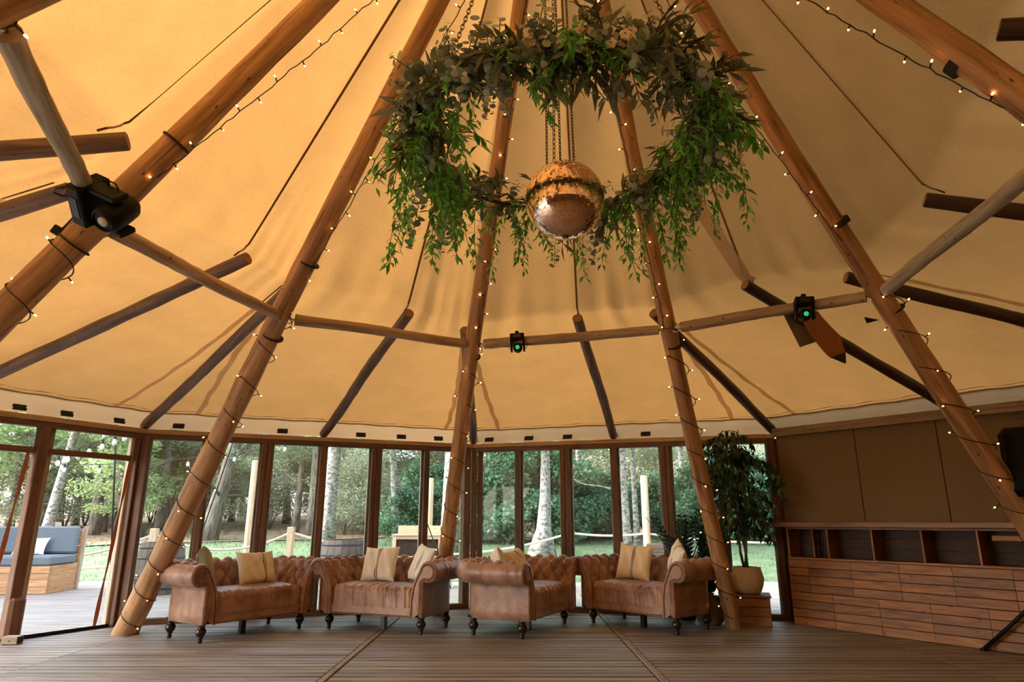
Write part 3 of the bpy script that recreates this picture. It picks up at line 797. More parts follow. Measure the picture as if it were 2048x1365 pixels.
def make_sofa():
    root = thing('chesterfield_sofa', '', 'sofa')
    for nm, s0, s1, n in (('arm', 0, CORN, 44), ('backrest', CORN, PLEN - CORN, 84), ('arm', PLEN - CORN, PLEN, 44)):
        m = MB(); m.grid(shell(s0, s1, n)); o = m.build(nm, M_LEATHER, root, True)
        if nm == 'arm':
            f_, nl = arm_front(0 if s0 == 0 else 1); smooth_by_angle(f_.build('arm_front', M_LEATHER, o), 60); nl.build('nailhead_trim', M_NAIL, o, True)
    # buttons sunk at the crossings of the tufting
    bt = MB()
    for iv in range(-1, 5):
        for i_s in range(-12, 13):
            # crossings where a and b are whole numbers
            a, b = i_s, i_s - iv
            s = PLEN / 2 + DS * (a + b) / 2; v = DV * (a - b) / 2
            if not (.08 < s < PLEN - .08): continue
            v += .02
            if v < .0 or v > ACC_T - vc - .04: continue
            j = min(range(len(prof)), key=lambda q: abs(acc[q] - vc - v)); P, d = sofa_path(s)
            c = P + d * (prof[j][0] - pn[j][0] * .030) + Vector((0, 0, prof[j][1] - pn[j][1] * .030))
            bt.lathe([(.014, -.006), (.012, .004), (0, .008)], c, 8, (d * pn[j][0] + Vector((0, 0, pn[j][1]))).to_track_quat('Z', 'Y').to_matrix())
    bt.build('tuft_buttons', M_LEATHER, root, True)
    rounded_seat().build('seat', M_LEATHER, root, True)
    m = MB(); m.box((0, -.335, (ZB + .262) / 2), (.97, .05, .262 - ZB), bev=.008); rail = m.build('front_rail', M_LEATHER, root)
    nl = MB()
    for i in range(56): nl.lathe([(.0075, 0), (.0055, .005), (0, .007)], (-.47 + .94 * i / 55, -.360, ZB + .014), 6, Matrix(((1, 0, 0), (0, 0, -1), (0, 1, 0))))
    nl.build('nailhead_trim', M_NAIL, rail, True)
    m = MB(); m.box((0, 0, ZB + .012), (1.16, .66, .02)); m.build('underside', M_UNDERLINING, root)
    prof_l = [(.016, 0), (.020, .004), (.022, .022), (.017, .034), (.026, .042), (.030, .046), (.022, .052), (.034, .062), (.046, .082), (.049, .097), (.046, .112), (.034, .130), (.026, .138), (.034, .146), (.036, .17)]
    leg = MB(); leg.lathe(prof_l, (0, 0, 0), 16); lm = leg.mesh('leg', True, [M_LEG])
    for x in (-.56, .56):
        for y in (-.27, .27): link('leg', lm, root, (x, y, 0))
    m = MB(); m.box((0, -.08, ZB / 2), (.055, .055, ZB), bev=.004); m.build('centre_support', M_LEG, root)
    return root
sofa0 = make_sofa()
SOFAS = [((-2.82, 7.36, 0), 54.7, 'brown tufted leather sofa beside the leaning pole at the doors, arm end outward'), ((-1.335, 7.695, 0), -22, 'tan tufted leather sofa with two pale cushions, between two angled sofas'),
         ((.10, 7.60, 0), 64.2, 'tan leather sofa turned to show its plain outer arm, orange-lit cushion inside'), ((1.49, 7.81, 0), -48.7, 'brown tufted leather sofa next to the potted fig, dark outer arm')]
for i, (p, a, l) in enumerate(SOFAS):
    s = sofa0 if i == 0 else copy_tree(sofa0)
    s.location = p; s.rotation_euler = (0, 0, R(a)); tag(s, l, 'sofa', 'tufted leather sofas in a row')

# ------------------------------------------------------------------ cushions
def linen(name, base, stripe=True, sc=.5):
    m, nt, b = mat(name); L = nt.links
    uv = nd(nt, 'ShaderNodeUVMap'); uv.uv_map = 'uv'; sx = nd(nt, 'ShaderNodeSeparateXYZ'); L.new(uv.outputs[0], sx.inputs[0])
    nz = nd(nt, 'ShaderNodeTexNoise'); nz.inputs['Scale'].default_value = 140; nz.inputs['Detail'].default_value = 3; L.new(uv.outputs[0], nz.inputs['Vector'])
    rp = ramp(nt, [(.3, tuple(c * .86 for c in base)), (.7, tuple(min(1, c * 1.1) for c in base))]); L.new(nz.outputs['Fac'], rp.inputs[0])
    col = rp.outputs[0]
    if stripe:
        rs = ramp(nt, [(0, (0, 0, 0)), (sc - .035, (0, 0, 0)), (sc - .033, (1, 1, 1)), (sc - .016, (1, 1, 1)), (sc - .014, (0, 0, 0)), (sc + .004, (0, 0, 0)), (sc + .006, (1, 1, 1)), (sc + .022, (1, 1, 1)), (sc + .024, (0, 0, 0))])
        rs.color_ramp.interpolation = 'CONSTANT'
        L.new(sx.outputs[0], rs.inputs[0])
        mx = nd(nt, 'ShaderNodeMix', data_type='RGBA'); L.new(rs.outputs[0], mx.inputs[0]); L.new(col, mx.inputs[6]); mx.inputs[7].default_value = (.02, .018, .02, 1); col = mx.outputs[2]
    L.new(col, b.inputs['Base Color']); b.inputs['Roughness'].default_value = .9
    bp = nd(nt, 'ShaderNodeBump'); bp.inputs['Strength'].default_value = .3; bp.inputs['Distance'].default_value = .003; L.new(nz.outputs['Fac'], bp.inputs['Height']); L.new(bp.outputs[0], b.inputs['Normal'])
    return m
M_LINEN = linen('striped_linen', (.84, .77, .64)); M_LINEN2 = linen('striped_linen_offset', (.86, .83, .76), True, .62); M_GREYC = linen('sage_linen', (.40, .40, .33), False)
M_LINEN3 = linen('golden_linen', (.82, .66, .44), True, .5)
def pillow(name, label, loc, w_, h_, t_, rz, lean, mt, seed, sag=.0, roll=0.0, group='cushions on the sofas'):
    rs = random.Random(seed); N = 26; m = MB()
    ph = [rs.uniform(0, 6.28) for _ in range(8)]
    def pt(u, v, sgn):
        x, z = (u - .5), (v - .5)
        e = (1 - (2 * x) ** 4) * (1 - (2 * z) ** 4); th = t_ * .5 * max(e, 0) ** .55
        th *= 1 + .10 * math.sin(u * 9 + ph[0]) * math.sin(v * 7 + ph[1])
        th += .008 * math.sin(u * 23 + v * 9 + ph[2]) * e + .003 * math.sin(v * 17 - u * 13 + ph[3]) * e
        pin = 1 - .10 * (1 - (2 * abs(x)) ** 2) * (2 * abs(z)) ** 3
        pinx = 1 - .10 * (1 - (2 * abs(z)) ** 2) * (2 * abs(x)) ** 3
        return Vector((x * w_ * pinx, sgn * th, z * h_ * pin - sag * (1 - (2 * x) ** 2) * max(0, z)))
    for sgn in (-1, 1):
        rows_ = []
        for i in range(N + 1): rows_.append([pt(j / N, i / N, sgn) for j in range(N + 1)])
        if sgn > 0: rows_ = [r[::-1] for r in rows_]
        n0 = len(m.f); m.grid(rows_)
        if sgn > 0:
            for q in range(n0, len(m.f)): m.uv[q] = [(1 - a, b) for a, b in m.uv[q]]
    q = Quaternion((0, 0, 1), rz) @ Quaternion((1, 0, 0), -lean) @ Quaternion((0, 1, 0), roll)
    z0 = min((q @ Vector(v)).z for v in m.v)
    o = m.build(name, mt, None, True); o.rotation_mode = 'QUATERNION'; o.rotation_quaternion = q
    o.location = Vector(loc) + Vector((0, 0, -z0)); return tag(o, label, 'cushion', group)
def on_sofa(i, x, y, z=.452):
    p, a, _ = SOFAS[i]; return Vector(p) + Quaternion((0, 0, 1), R(a)) @ Vector((x, y, z)), R(a)
p, a = on_sofa(0, .22, .09); pillow('linen_cushion', 'pale linen cushion with black double stripe on the sofa by the doors', p, .46, .36, .13, a, R(22), M_LINEN2, 1)
p, a = on_sofa(0, -.40, .05); pillow('grey_cushion', 'sage grey cushion tucked behind the arm of the sofa by the doors', p, .40, .38, .13, a + R(62), R(12), M_GREYC, 2, 0, R(8))
p, a = on_sofa(1, -.18, .07); pillow('linen_cushion', 'golden-lit linen cushion with black double stripe leaning on tufted back', p, .44, .39, .14, a, R(20), M_LINEN, 3, 0, R(-2))
p, a = on_sofa(1, .36, .05); pillow('linen_cushion', 'white linen cushion with black stripes against the scrolled arm', p, .42, .40, .12, a - R(38), R(20), M_LINEN2, 4, 0, R(6))
p, a = on_sofa(2, .05, .06); pillow('linen_cushion', 'orange-tinted linen cushion slumped inside the sofa with its arm turned outward', p, .44, .38, .13, a, R(30), M_LINEN3, 5, 0, R(-6))
p, a = on_sofa(2, -.36, .08); pillow('linen_cushion', 'cream cushion mostly hidden behind the plain outer arm', p, .38, .36, .12, a + R(35), R(15), M_LINEN, 6, 0, R(10))
p, a = on_sofa(3, -.20, .06); pillow('linen_cushion', 'buff linen cushion with twin stripes on the sofa beside the fig', p, .44, .42, .13, a + R(10), R(18), M_LINEN3, 7, .04, R(3))
p, a = on_sofa(3, .36, .08); pillow('linen_cushion', 'tan cushion with only its tip above the dark outer arm', p, .38, .38, .12, a - R(40), R(14), M_LINEN, 8, 0, R(20))

# ------------------------------------------------------------------ plank bar
BA = on_z(1590, 1250, 0); BB = on_z(2040, 1310, 0); bu = (BB - BA).normalized(); BL = 2.75
brz = math.atan2(bu.y, bu.x)
bar = thing('plank_bar', 'long bar counter clad in orange-brown planks with open cubbies', 'bar', BA, brz)
# local x runs along the front towards the viewer, +y goes back to the wall
DB = .26; MOD = .483; ZT = 1.04
m = MB(); m.box((BL / 2 - .13, DB / 2 - .02, ZT + .028), (BL + .32, DB + .10, .056), bev=.006); m.build('counter_top', M_BARTOP, bar)
def bar_board(x0, x1, z0, z1, ma=M_BAR):
    m = MB(); m.box(((x0 + x1) / 2, 0, (z0 + z1) / 2), (x1 - x0 - .0025, .022, z1 - z0 - .0025), bev=.0012)
    o = m.build('plank', ma, bar); o.location.y = .011 + rnd(-.0015, .0015)
hb_ = .69 / 8
for r_ in range(8):
    z0 = r_ * hb_
    xs = [0] + [(.235 if r_ >= 4 else .479) + MOD * k for k in range(0, 8)]
    xs = [x for x in xs if x < BL - .05] + [BL]
    for a, b in zip(xs[:-1], xs[1:]): bar_board(a, b, z0 + .004, z0 + hb_)
m = MB(); m.box((BL / 2, .02, .705), (BL, .03, .022), bev=.003); m.build('shelf_edge', M_BAR, bar)
m = MB(); m.box((BL / 2, .02, ZT - .012), (BL, .03, .022), bev=.003); m.build('top_edge', M_BAR, bar)
for k in range(0, 7):
    x = .005 + MOD * k + (0.0 if k else .004)
    if x > BL: break
    m = MB()
    m.box((x + (.008 if k == 0 else 0), .13, .87), (.02, .24, .33), bev=.003); m.build('divider', M_BAR, bar)
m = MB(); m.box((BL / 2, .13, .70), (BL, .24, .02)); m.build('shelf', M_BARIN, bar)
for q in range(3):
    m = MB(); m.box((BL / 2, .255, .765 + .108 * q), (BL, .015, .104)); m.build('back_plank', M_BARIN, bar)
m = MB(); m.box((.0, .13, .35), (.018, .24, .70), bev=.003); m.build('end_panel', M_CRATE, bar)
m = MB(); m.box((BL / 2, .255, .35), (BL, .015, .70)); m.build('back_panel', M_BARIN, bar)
# plank lying inside a cubby, divider inside the first cubby
m = MB(); m.box((.25, .16, .87), (.015, .12, .31), Quaternion((0, 0, 1), .25), bev=.003); o = m.build('cubby_batten', M_BAR, bar)
m = MB(); m.box((2.24, .05, .955), (.34, .10, .045), bev=.006); o = m.build('wooden_block', M_BAR, None); o.matrix_world = bar.matrix_basis @ o.matrix_basis
o.location = BA + Quaternion((0, 0, 1), brz) @ Vector((0, 0, 0)); o.rotation_euler = (0, 0, brz)
bpy.data.objects.remove(o)
bl = MB(); bl.box((0, 0, 0), (.30, .10, .05), bev=.006)
o = bl.build('wooden_ledge', M_BAR, bar, False, (2.20, .06, .955))
# black prop leaning at the bar's far end
Pk = BA + Quaternion((0, 0, 1), brz) @ Vector((1.86, -.06, 0)); P2 = BA + Quaternion((0, 0, 1), brz) @ Vector((2.30, -.10, .42))
m = MB(); m.tube([Vector((0, 0, .012)), (P2 - Pk) * .5, P2 - Pk, (P2 - Pk) * 1.6], .017, 10); o = m.build('black_rod', M_BLACK, None, True, Pk)
m = MB(); m.lathe([(.03, 0), (.03, .012), (.02, .02)], (0, 0, 0), 12); m.build('rubber_foot', M_BLACK, o)
tag(o, 'thin black stand leg leaning against the bar planks', 'stand')

# loudspeaker on the wall behind the bar's end
Ps = at_y(2062, 925, 5.35)
spk = thing('loudspeaker', 'black loudspeaker standing tall behind the bar end', 'speaker', Ps, R(35))
m = MB(); m.box((0, 0, 0), (.36, .30, .54), bev=.05); smooth_by_angle(m.build('cabinet', plain('speaker_black', (.004, .004, .004), .7, spec=.15), spk), 30)
m = MB(); m.box((0, -.155, -.02), (.30, .012, .46), bev=.005); m.build('grille', plain('speaker_grille', (.005, .005, .005), .8, spec=.1, noise=.4, nscale=200, bump=.5), spk)
m = MB(); m.tube([(0, 0, -.27), (0, 0, -Ps.z + .02)], .02, 10); m.lathe([(.2, 0), (.2, .015), (.03, .03)], (0, 0, -Ps.z), 20); m.build('stand_pole', M_BLACK, spk, True)

# ------------------------------------------------------------------ potted fig, crate, zz plants
def leaf_quads(m, P, dirv, up, L_, W_, fold=.15, droop=.25):
    d = dirv.normalized(); s = d.cross(up); s = s.normalized() if s.length > 1e-5 else Vector((1, 0, 0)); n = s.cross(d)
    a = P; b = P + d * L_ * .45 + n * (-droop * L_ * .10); c = P + d * L_ - n * droop * L_ * .45
    l1 = b + s * W_ / 2 + n * W_ * fold; r1 = b - s * W_ / 2 + n * W_ * fold
    i = len(m.v); m.v += [tuple(a), tuple(l1), tuple(c), tuple(r1), tuple(b)]
    for f in ((i, i + 1, i + 4), (i + 1, i + 2, i + 4), (i + 2, i + 3, i + 4), (i + 3, i, i + 4)):
        m.f.append(f); m.uv.append([(0, 0)] * 3); m.mi.append(m.m)
_wn = Vector((WC['c2'].y - WC['c3'].y, WC['c3'].x - WC['c2'].x, 0)).normalized()
def keep_inside(m, base):
    for i, v in enumerate(m.v):
        e = (Vector(v) + base - WC['c2']).dot(_wn) + .05
        if e > 0: m.v[i] = tuple(Vector(v) - _wn * e * 1.02)
M_FIG = leaf_mat('fig_leaf', (.008, .022, .010), (.030, .075, .022), .25, .35, (.06, .17, .03))
M_ZZ = leaf_mat('zz_leaf', (.006, .020, .016), (.018, .055, .035), .1, .28)
M_BARK = plain('grey_bark', (.10, .08, .06), .85, noise=.35, nscale=30, bump=.4)
Pc = Vector((2.66, 8.02, 0)); crz = R(-18)
cr = thing('wooden_crate', 'low wooden crate of dark planks under the cloth-covered plant pot', 'crate', Pc, crz)
for k in range(3):
    m = MB(); m.box((0, -.21, .05 + .095 * k), (.46, .018, .09), bev=.004); m.build('slat', M_CRATE, cr)
    m = MB(); m.box((0, .21, .05 + .095 * k), (.46, .018, .09), bev=.004); m.build('slat', M_CRATE, cr)
    for s in (-1, 1): m = MB(); m.box((s * .225, 0, .05 + .095 * k), (.018, .40, .09), bev=.004); m.build('slat', M_CRATE, cr)
m = MB(); m.box((0, 0, .30), (.50, .46, .022), bev=.004); m.build('lid', M_CRATE, cr)
M_CLOTH = plain('burlap', (.62, .55, .45), .9, noise=.15, nscale=60, bump=.2)
pot = thing('cloth_plant_pot', 'cream cloth-wrapped plant pot standing on the wooden crate', 'pot', Vector((2.68, 8.04, .311)))
m = MB(); prf = [(.12, 0), (.15, .02), (.172, .09), (.178, .16), (.168, .23), (.15, .27), (.155, .285), (.148, .29), (.13, .27)]
m.lathe(prf, (0, 0, 0), 40)
for i, v in enumerate(m.v):
    a = math.atan2(v[1], v[0]); k = 1 + .05 * math.sin(a * 5 + v[2] * 14) + .035 * math.sin(a * 11 - v[2] * 20); m.v[i] = (v[0] * k, v[1] * k, v[2])
m.build('cloth_wrap', M_CLOTH, pot, True)
m = MB(); m.lathe([(.0, .262), (.14, .262)], (0, 0, 0), 24); m.build('soil', plain('soil', (.03, .02, .015), .95), pot)
fig = thing('potted_fig_tree', 'tall weeping fig with glossy dark leaves in the cloth pot', 'plant', Vector((2.68, 8.04, .57)))
tr = MB(); rs = random.Random(21); fl_ = MB()
stems = []
for q in range(3):
    pts = [Vector((.02 * math.cos(q * 2.1), .02 * math.sin(q * 2.1), 0))]
    for k in range(1, 9): pts.append(Vector((.03 * math.cos(q * 2.1 + k * .8) * (1 + .12 * k) - .012 * k * (q == 1), .03 * math.sin(q * 2.1 + k * .9), .2 * k * (1 - .05 * q))))
    tr.tube(pts, [.017 - .0014 * k for k in range(9)], 7); stems.append(pts)
def fig_branch(P, d, n, sc):
    pts = [P]; v = d.normalized()
    for k in range(n):
        v = (v + Vector((0, 0, -.16 - .03 * k)) + Vector((rs.uniform(-.1, .1), rs.uniform(-.1, .1), 0))).normalized(); pts.append(pts[-1] + v * .055 * sc)
    tr.tube(pts, [.005 - .003 * k / n for k in range(n + 1)], 4)
    for k in range(1, n + 1):
        for e in range(3):
            a = rs.uniform(0, 6.28); dd = (Vector((math.cos(a), math.sin(a), -.6 + rs.uniform(-.5, .3))) + v * .5)
            leaf_quads(fl_, pts[k] + Vector((rs.uniform(-.015, .015), rs.uniform(-.015, .015), rs.uniform(-.02, .02))), dd, Vector((0, 0, 1)), rs.uniform(.075, .115) , rs.uniform(.038, .054), .1, .5)
for q, st in enumerate(stems):
    for b in range(27):
        f = .24 + .76 * (b + rs.random()) / 27; i = min(7, int(f * 8)); P = st[i].lerp(st[i + 1], f * 8 - i)
        a = rs.uniform(0, 6.28); wd = 1.15 - .45 * abs(f - .55) * 2
        fig_branch(P, Vector((math.cos(a), math.sin(a) * .9, .55)), rs.randint(4, 8), wd * rs.uniform(.7, 1.35))
for dv, n in ((Vector((1, -.45, .75)), 11), (Vector((.9, -.5, .95)), 11), (Vector((.9, -.2, .55)), 10), (Vector((-.8, -.5, .8)), 9), (Vector((-.6, -.5, 1)), 8)):
    fig_branch(stems[0][6], dv, n, 1.1)
keep_inside(tr, fig.location); keep_inside(fl_, fig.location)
tr.build('stem', M_BARK, fig, True); fl_.build('foliage', M_FIG, fig)
def zz_plant(label, P, n, h, seed, spread):
    t = thing('zz_plant', label, 'plant', P); rs = random.Random(seed)
    m = MB(); m.lathe([(.09, 0), (.12, .25), (.125, .26), (.11, .26), (.10, .2)], (0, 0, 0), 20); m.build('pot', M_BLACK, t, True)
    for s in range(n):
        a = 6.283 * s / n + rs.uniform(-.3, .3); ln = rs.uniform(.6, 1.0) * h; pts = []
        fm = MB(); lean = spread * rs.uniform(.5, 1.2)
        for k in range(9):
            f = k / 8; pts.append(Vector((math.cos(a) * lean * f ** 1.6, math.sin(a) * lean * f ** 1.6, .24 + ln * (f - .22 * f * f * lean))))
        fm.tube(pts, [.014 - .010 * k / 8 for k in range(9)], 5)
        for k in range(1, 9):
            for u in (.0, .5):
                f = k / 8 - u / 8; i = min(7, int(f * 8)); P_ = pts[i].lerp(pts[min(8, i + 1)], f * 8 - i); dv = (pts[min(8, i + 1)] - pts[i]).normalized()
                sd_ = dv.cross(Vector((math.sin(a), -math.cos(a), .2))).normalized()
                sd_ = Vector((-math.sin(a), math.cos(a), 0)) * 1
                for sg in (-1, 1): leaf_quads(fm, P_, sd_ * sg * .9 + dv * .75 + Vector((0, 0, .05)), dv.cross(sd_ * sg) * sg, .125 * (1 - .25 * f), .048, .1, .2)
        keep_inside(fm, P)
        fm.build('frond', M_ZZ, t)
zz_plant('dark zz plant with arching fronds behind the sofa by the fig', Vector((2.05, 8.32, 0)), 12, 1.08, 4, .40)
zz_plant('upright dark zz plant standing against the fig beside the pole', Vector((2.32, 8.30, 0)), 7, 1.30, 5, .18)
# dark sack at the foot of the pole
m = MB(); m.lathe([(.10, 0), (.14, .03), (.15, .10), (.12, .2), (.07, .27), (.04, .30), (.06, .33), (.0, .34)], (0, 0, 0), 24)
for i, v in enumerate(m.v):
    a = math.atan2(v[1], v[0]); k = 1 + .09 * math.sin(a * 4 + v[2] * 12); m.v[i] = (v[0] * k, v[1] * k, v[2])
o = m.build('burlap_sack', plain('dark_burlap', (.11, .075, .05), .95, noise=.2, nscale=60, bump=.3), None, True, Vector((2.20, 7.92, 0))); tag(o, 'dark tied burlap sack at the foot of the pole near the crate', 'sack')
# palm fronds peeking over the wall plate
pm = thing('potted_palm', 'dark spiky palm fronds poking in above the bar end', 'plant', Vector((4.93, 5.56, 0)))
M_PALM = leaf_mat('palm_leaf', (.006, .010, .006), (.015, .028, .012), .1, .5)
m = MB(); m.lathe([(.15, 0), (.19, .3), (.17, .3)], (0, 0, 0), 20); m.build('pot', M_BLACK, pm, True)
m = MB(); m.tube([(0, 0, .2), (.02, 0, 1.0), (0, 0, 1.95)], [.035, .03, .022], 8); m.build('stem', M_BARK, pm, True)
rs = random.Random(8)
for k in range(7):
    a = 2.45 + 2.9 * k / 6; fm = MB(); P_ = Vector((0, 0, 1.95)); 
    for e in range(12):
        b = a + (e - 5.5) * .10; leaf_quads(fm, P_ + Vector((0, 0, rs.uniform(-.02, .02))), Vector((math.cos(b), math.sin(b), .32 - .05 * abs(e - 5.5) + rs.uniform(-.15, .15))), Vector((0, 0, 1)), rs.uniform(.60, .86), .020, .1, .22)
    fm.build('frond', M_PALM, pm)

# ------------------------------------------------------------------ hanging foliage hoop and mirror ball
HC = Vector((.30, 3.46, 3.24)); HR = .84
M_VINE = leaf_mat('vine_leaf', (.07, .28, .04), (.18, .55, .08), .45, .4, (.32, .74, .15))
M_EUC = leaf_mat('eucalyptus_leaf', (.15, .21, .17), (.32, .40, .34), .3, .55, (.58, .65, .56))
M_LONG = leaf_mat('olive_leaf', (.06, .08, .045), (.16, .18, .10), .3, .45, (.28, .28, .17))
M_STEM = plain('twig', (.055, .030, .018), .8, noise=.3)
M_PETAL = plain('white_petal', (.72, .62, .50), .6)
def disc(m, P, n, r, rs):
    n = n.normalized(); a = n.orthogonal().normalized(); b = n.cross(a); i = len(m.v); N = 7
    m.v.append(tuple(P + n * r * .12)); e = rs.uniform(.85, 1.1)
    for k in range(N):
        t = 6.283 * k / N; m.v.append(tuple(P + (a * math.cos(t) + b * math.sin(t) * e) * r))
    for k in range(N):
        m.f.append((i, i + 1 + k, i + 1 + (k + 1) % N)); m.uv.append([(0, 0)] * 3); m.mi.append(m.m)
def chainpts(rs, n, step, d0, droop, wob):
    pts = [Vector((0, 0, 0))]; v = Vector(d0).normalized()
    for k in range(n):
        v = (v + Vector((rs.uniform(-wob, wob), rs.uniform(-wob, wob), -droop))).normalized(); pts.append(pts[-1] + v * step)
    return pts
def vine_mesh(seed, ln, nst=3):
    rs = random.Random(seed); m = MB()
    for s in range(nst):
        n = int(ln * rs.uniform(.7, 1) / .03); pts = chainpts(rs, n, .03, (rs.uniform(-.8, .8), rs.uniform(-.8, .8), .1), .20, .13)
        m.m = 1; m.tube(pts[::2] + [pts[-1]], .0022, 3, False); m.m = 0
        for k in range(2, n + 1):
            dv = (pts[k] - pts[k - 1]).normalized()
            for e in range(2):
                a = rs.uniform(0, 6.28); o = Vector((math.cos(a), math.sin(a), rs.uniform(-.9, .15)))
                leaf_quads(m, pts[k] + o * rs.uniform(0, .02), o + dv * .4, Vector((0, 0, 1)), rs.uniform(.05, .078), rs.uniform(.020, .029), .12, .45)
    return m.mesh('trailing_vine', False, [M_VINE, M_STEM])
def euc_mesh(seed, ln, nst=3, droop=.08):
    rs = random.Random(seed); m = MB()
    for s in range(nst):
        n = int(ln * rs.uniform(.7, 1) / .026); pts = chainpts(rs, n, .026, (rs.uniform(-.7, .7), rs.uniform(-.7, .7), rs.uniform(-.2, .9)), droop, .12)
        m.m = 1; m.tube(pts[::2] + [pts[-1]], .0025, 3, False); m.m = 0
        for k in range(1, n + 1):
            dv = (pts[k] - pts[k - 1]).normalized(); a = rs.uniform(0, 6.28); p = dv.orthogonal().normalized(); q = dv.cross(p)
            for e in (0, math.pi):
                o = p * math.cos(a + e) + q * math.sin(a + e); r = rs.uniform(.018, .034) * (1.1 - .4 * k / n)
                disc(m, pts[k] + o * (r + .006), (o * .3 + dv + Vector((rs.uniform(-.6, .6), rs.uniform(-.6, .6), rs.uniform(-.3, .6)))), r, rs)
    return m.mesh('eucalyptus_sprig', False, [M_EUC, M_STEM])
def long_mesh(seed, ln):
    rs = random.Random(seed); m = MB()
    for s in range(3):
        n = int(ln / .04); pts = chainpts(rs, n, .04, (rs.uniform(-1, 1), rs.uniform(-1, 1), rs.uniform(-.3, .8)), .10, .12)
        m.m = 1; m.tube(pts, .003, 3, False); m.m = 0
        for k in range(1, n + 1):
            dv = (pts[k] - pts[k - 1]).normalized()
            for e in range(2):
                a = rs.uniform(0, 6.28); o = Vector((math.cos(a), math.sin(a), rs.uniform(-.6, .5)))
                leaf_quads(m, pts[k], o + dv, Vector((0, 0, 1)), rs.uniform(.09, .15), rs.uniform(.026, .038), .15, .35)
    return m.mesh('olive_sprig', False, [M_LONG, M_STEM])
V_S = [vine_mesh(s, .34, 3) for s in (1, 2, 3)]; V_L = [vine_mesh(s, .78, 3) for s in (4, 5, 6)]
E_S = [euc_mesh(s, .24, 4) for s in (11, 12, 13)]; E_L = [euc_mesh(s, .52, 2, .22) for s in (14, 15)]
L_S = [long_mesh(s, .26) for s in (21, 22, 23)]
hoop = thing('foliage_hoop', 'large hanging hoop of eucalyptus and trailing green vines', 'hanging decoration', HC)
def ringp(a, r=HR): return Vector((r * math.cos(a), r * math.sin(a), 0))
rs = random.Random(77)
m = MB(); m.tube([ringp(6.283 * k / 64) for k in range(64)], .013, 8, closed=True); m.build('hoop_ring', plain('rusty_hoop', (.09, .045, .025), .6, .3), hoop, True)
for k in range(14):
    a = 6.283 * k / 14 + rs.uniform(-.2, .2); pts = [ringp(a + q * .09, HR + rs.uniform(-.06, .06)) + Vector((0, 0, rs.uniform(-.05, .08))) for q in range(6)]
    m = MB(); m.tube(pts, [.009, .008, .007, .006, .005, .003], 5); m.build('twig', M_STEM, hoop, True)
def put(mesh, name, a, dr=0, dz=0, sc=1.0, tilt=0.0):
    o = link(name, mesh, hoop, ringp(a, HR + dr) + Vector((0, 0, dz))); o.rotation_euler = (rs.uniform(-tilt, tilt), rs.uniform(-tilt, tilt), rs.uniform(0, 6.28)); o.scale = (sc,) * 3
    return o
for k in range(112):
    a = 6.283 * (k + rs.uniform(-.4, .4)) / 112
    c_ = -math.sin(a)                          # 1 towards the viewer, -1 on the far side
    if c_ < -.55 and rs.random() < .45: continue
    if rs.random() < .60: put(rs.choice(E_S), 'eucalyptus_sprig', a, rs.uniform(-.07, .07), rs.uniform(-.04, .06), rs.uniform(.8, 1.15), .8)
    else: put(rs.choice(L_S), 'olive_sprig', a, rs.uniform(-.06, .06), rs.uniform(-.04, .05), rs.uniform(.75, 1.05), .8)
DEG = math.pi / 180
# trailing growth: (angle, long?, scale) - thick on both flanks, single strands elsewhere
for a, kind, sc in [(172, 'v', .95), (183, 'v', .8), (165, 'v', 1.0), (157, 'v', 1.05), (149, 'v', 1.1), (143, 'v', 1.1), (198, 's', 1.2), (206, 's', 1.2), (212, 'v', .7), (137, 'e', 1), (155, 'e', 1.1), (176, 'e', .8), (130, 's', .9), (168, 's', 1.2), (189, 's', 1.2), (178, 's', 1.3),
                    (109, 'v', .78), (114, 's', 1.0), (92, 'v', .85), (95, 's', 1.0), (84, 'e', .9), (78, 'e', 1.0), (71, 'v', .78), (64, 's', 1), (60, 'e', 1), (56, 'v', .95), (50, 'v', .95), (42, 's', 1.1), (38, 'e', .8),
                    (28, 'v', .8), (19, 'v', .9), (10, 'v', .9), (1, 'v', .85), (-8, 'v', .75), (-16, 's', 1.3), (14, 's', 1.3), (5, 's', 1.2), (-24, 's', 1.2), (-32, 's', 1.1), (24, 'e', .9), (-18, 'e', .7),
                    (244, 'e', .62), (250, 'e', .7), (247, 's', .9), (268, 's', 1.1), (272, 's', 1.1), (265, 'l', 1.3), (278, 'l', 1.2), (272, 'v', .5), (292, 'e', .72), (297, 'e', .9), (306, 'e', .5), (318, 's', .9), (326, 'v', .5), (230, 's', .8)]:
    me = rs.choice({'v': V_L, 's': V_S, 'e': E_L, 'l': L_S}[kind]); nm = {'v': 'trailing_vine', 's': 'trailing_vine', 'e': 'eucalyptus_sprig', 'l': 'olive_sprig'}[kind]
    put(me, nm, a * DEG, rs.uniform(-.07, .07), rs.uniform(-.06, .02), sc * rs.uniform(.9, 1.08), .12)
for a in (262, 267, 271, 256, 283, 287):
    fm = MB(); q = random.Random(a)
    for f_ in range(4):
        c0 = Vector((q.uniform(-.06, .06), q.uniform(-.05, .05), q.uniform(-.02, .07))); nv = Vector((q.uniform(-.5, .5), -1, q.uniform(-.6, .1)))
        t1 = nv.orthogonal().normalized(); t2 = nv.normalized().cross(t1)
        for e in range(5): disc(fm, c0 + (t1 * math.cos(e * 1.257) + t2 * math.sin(e * 1.257)) * .016, nv + t1 * math.cos(e * 1.257) * .4, .014, q)
    fm.build('white_blossom', M_PETAL, hoop, False, ringp(a * DEG, HR) + Vector((0, -.05, -.02)))
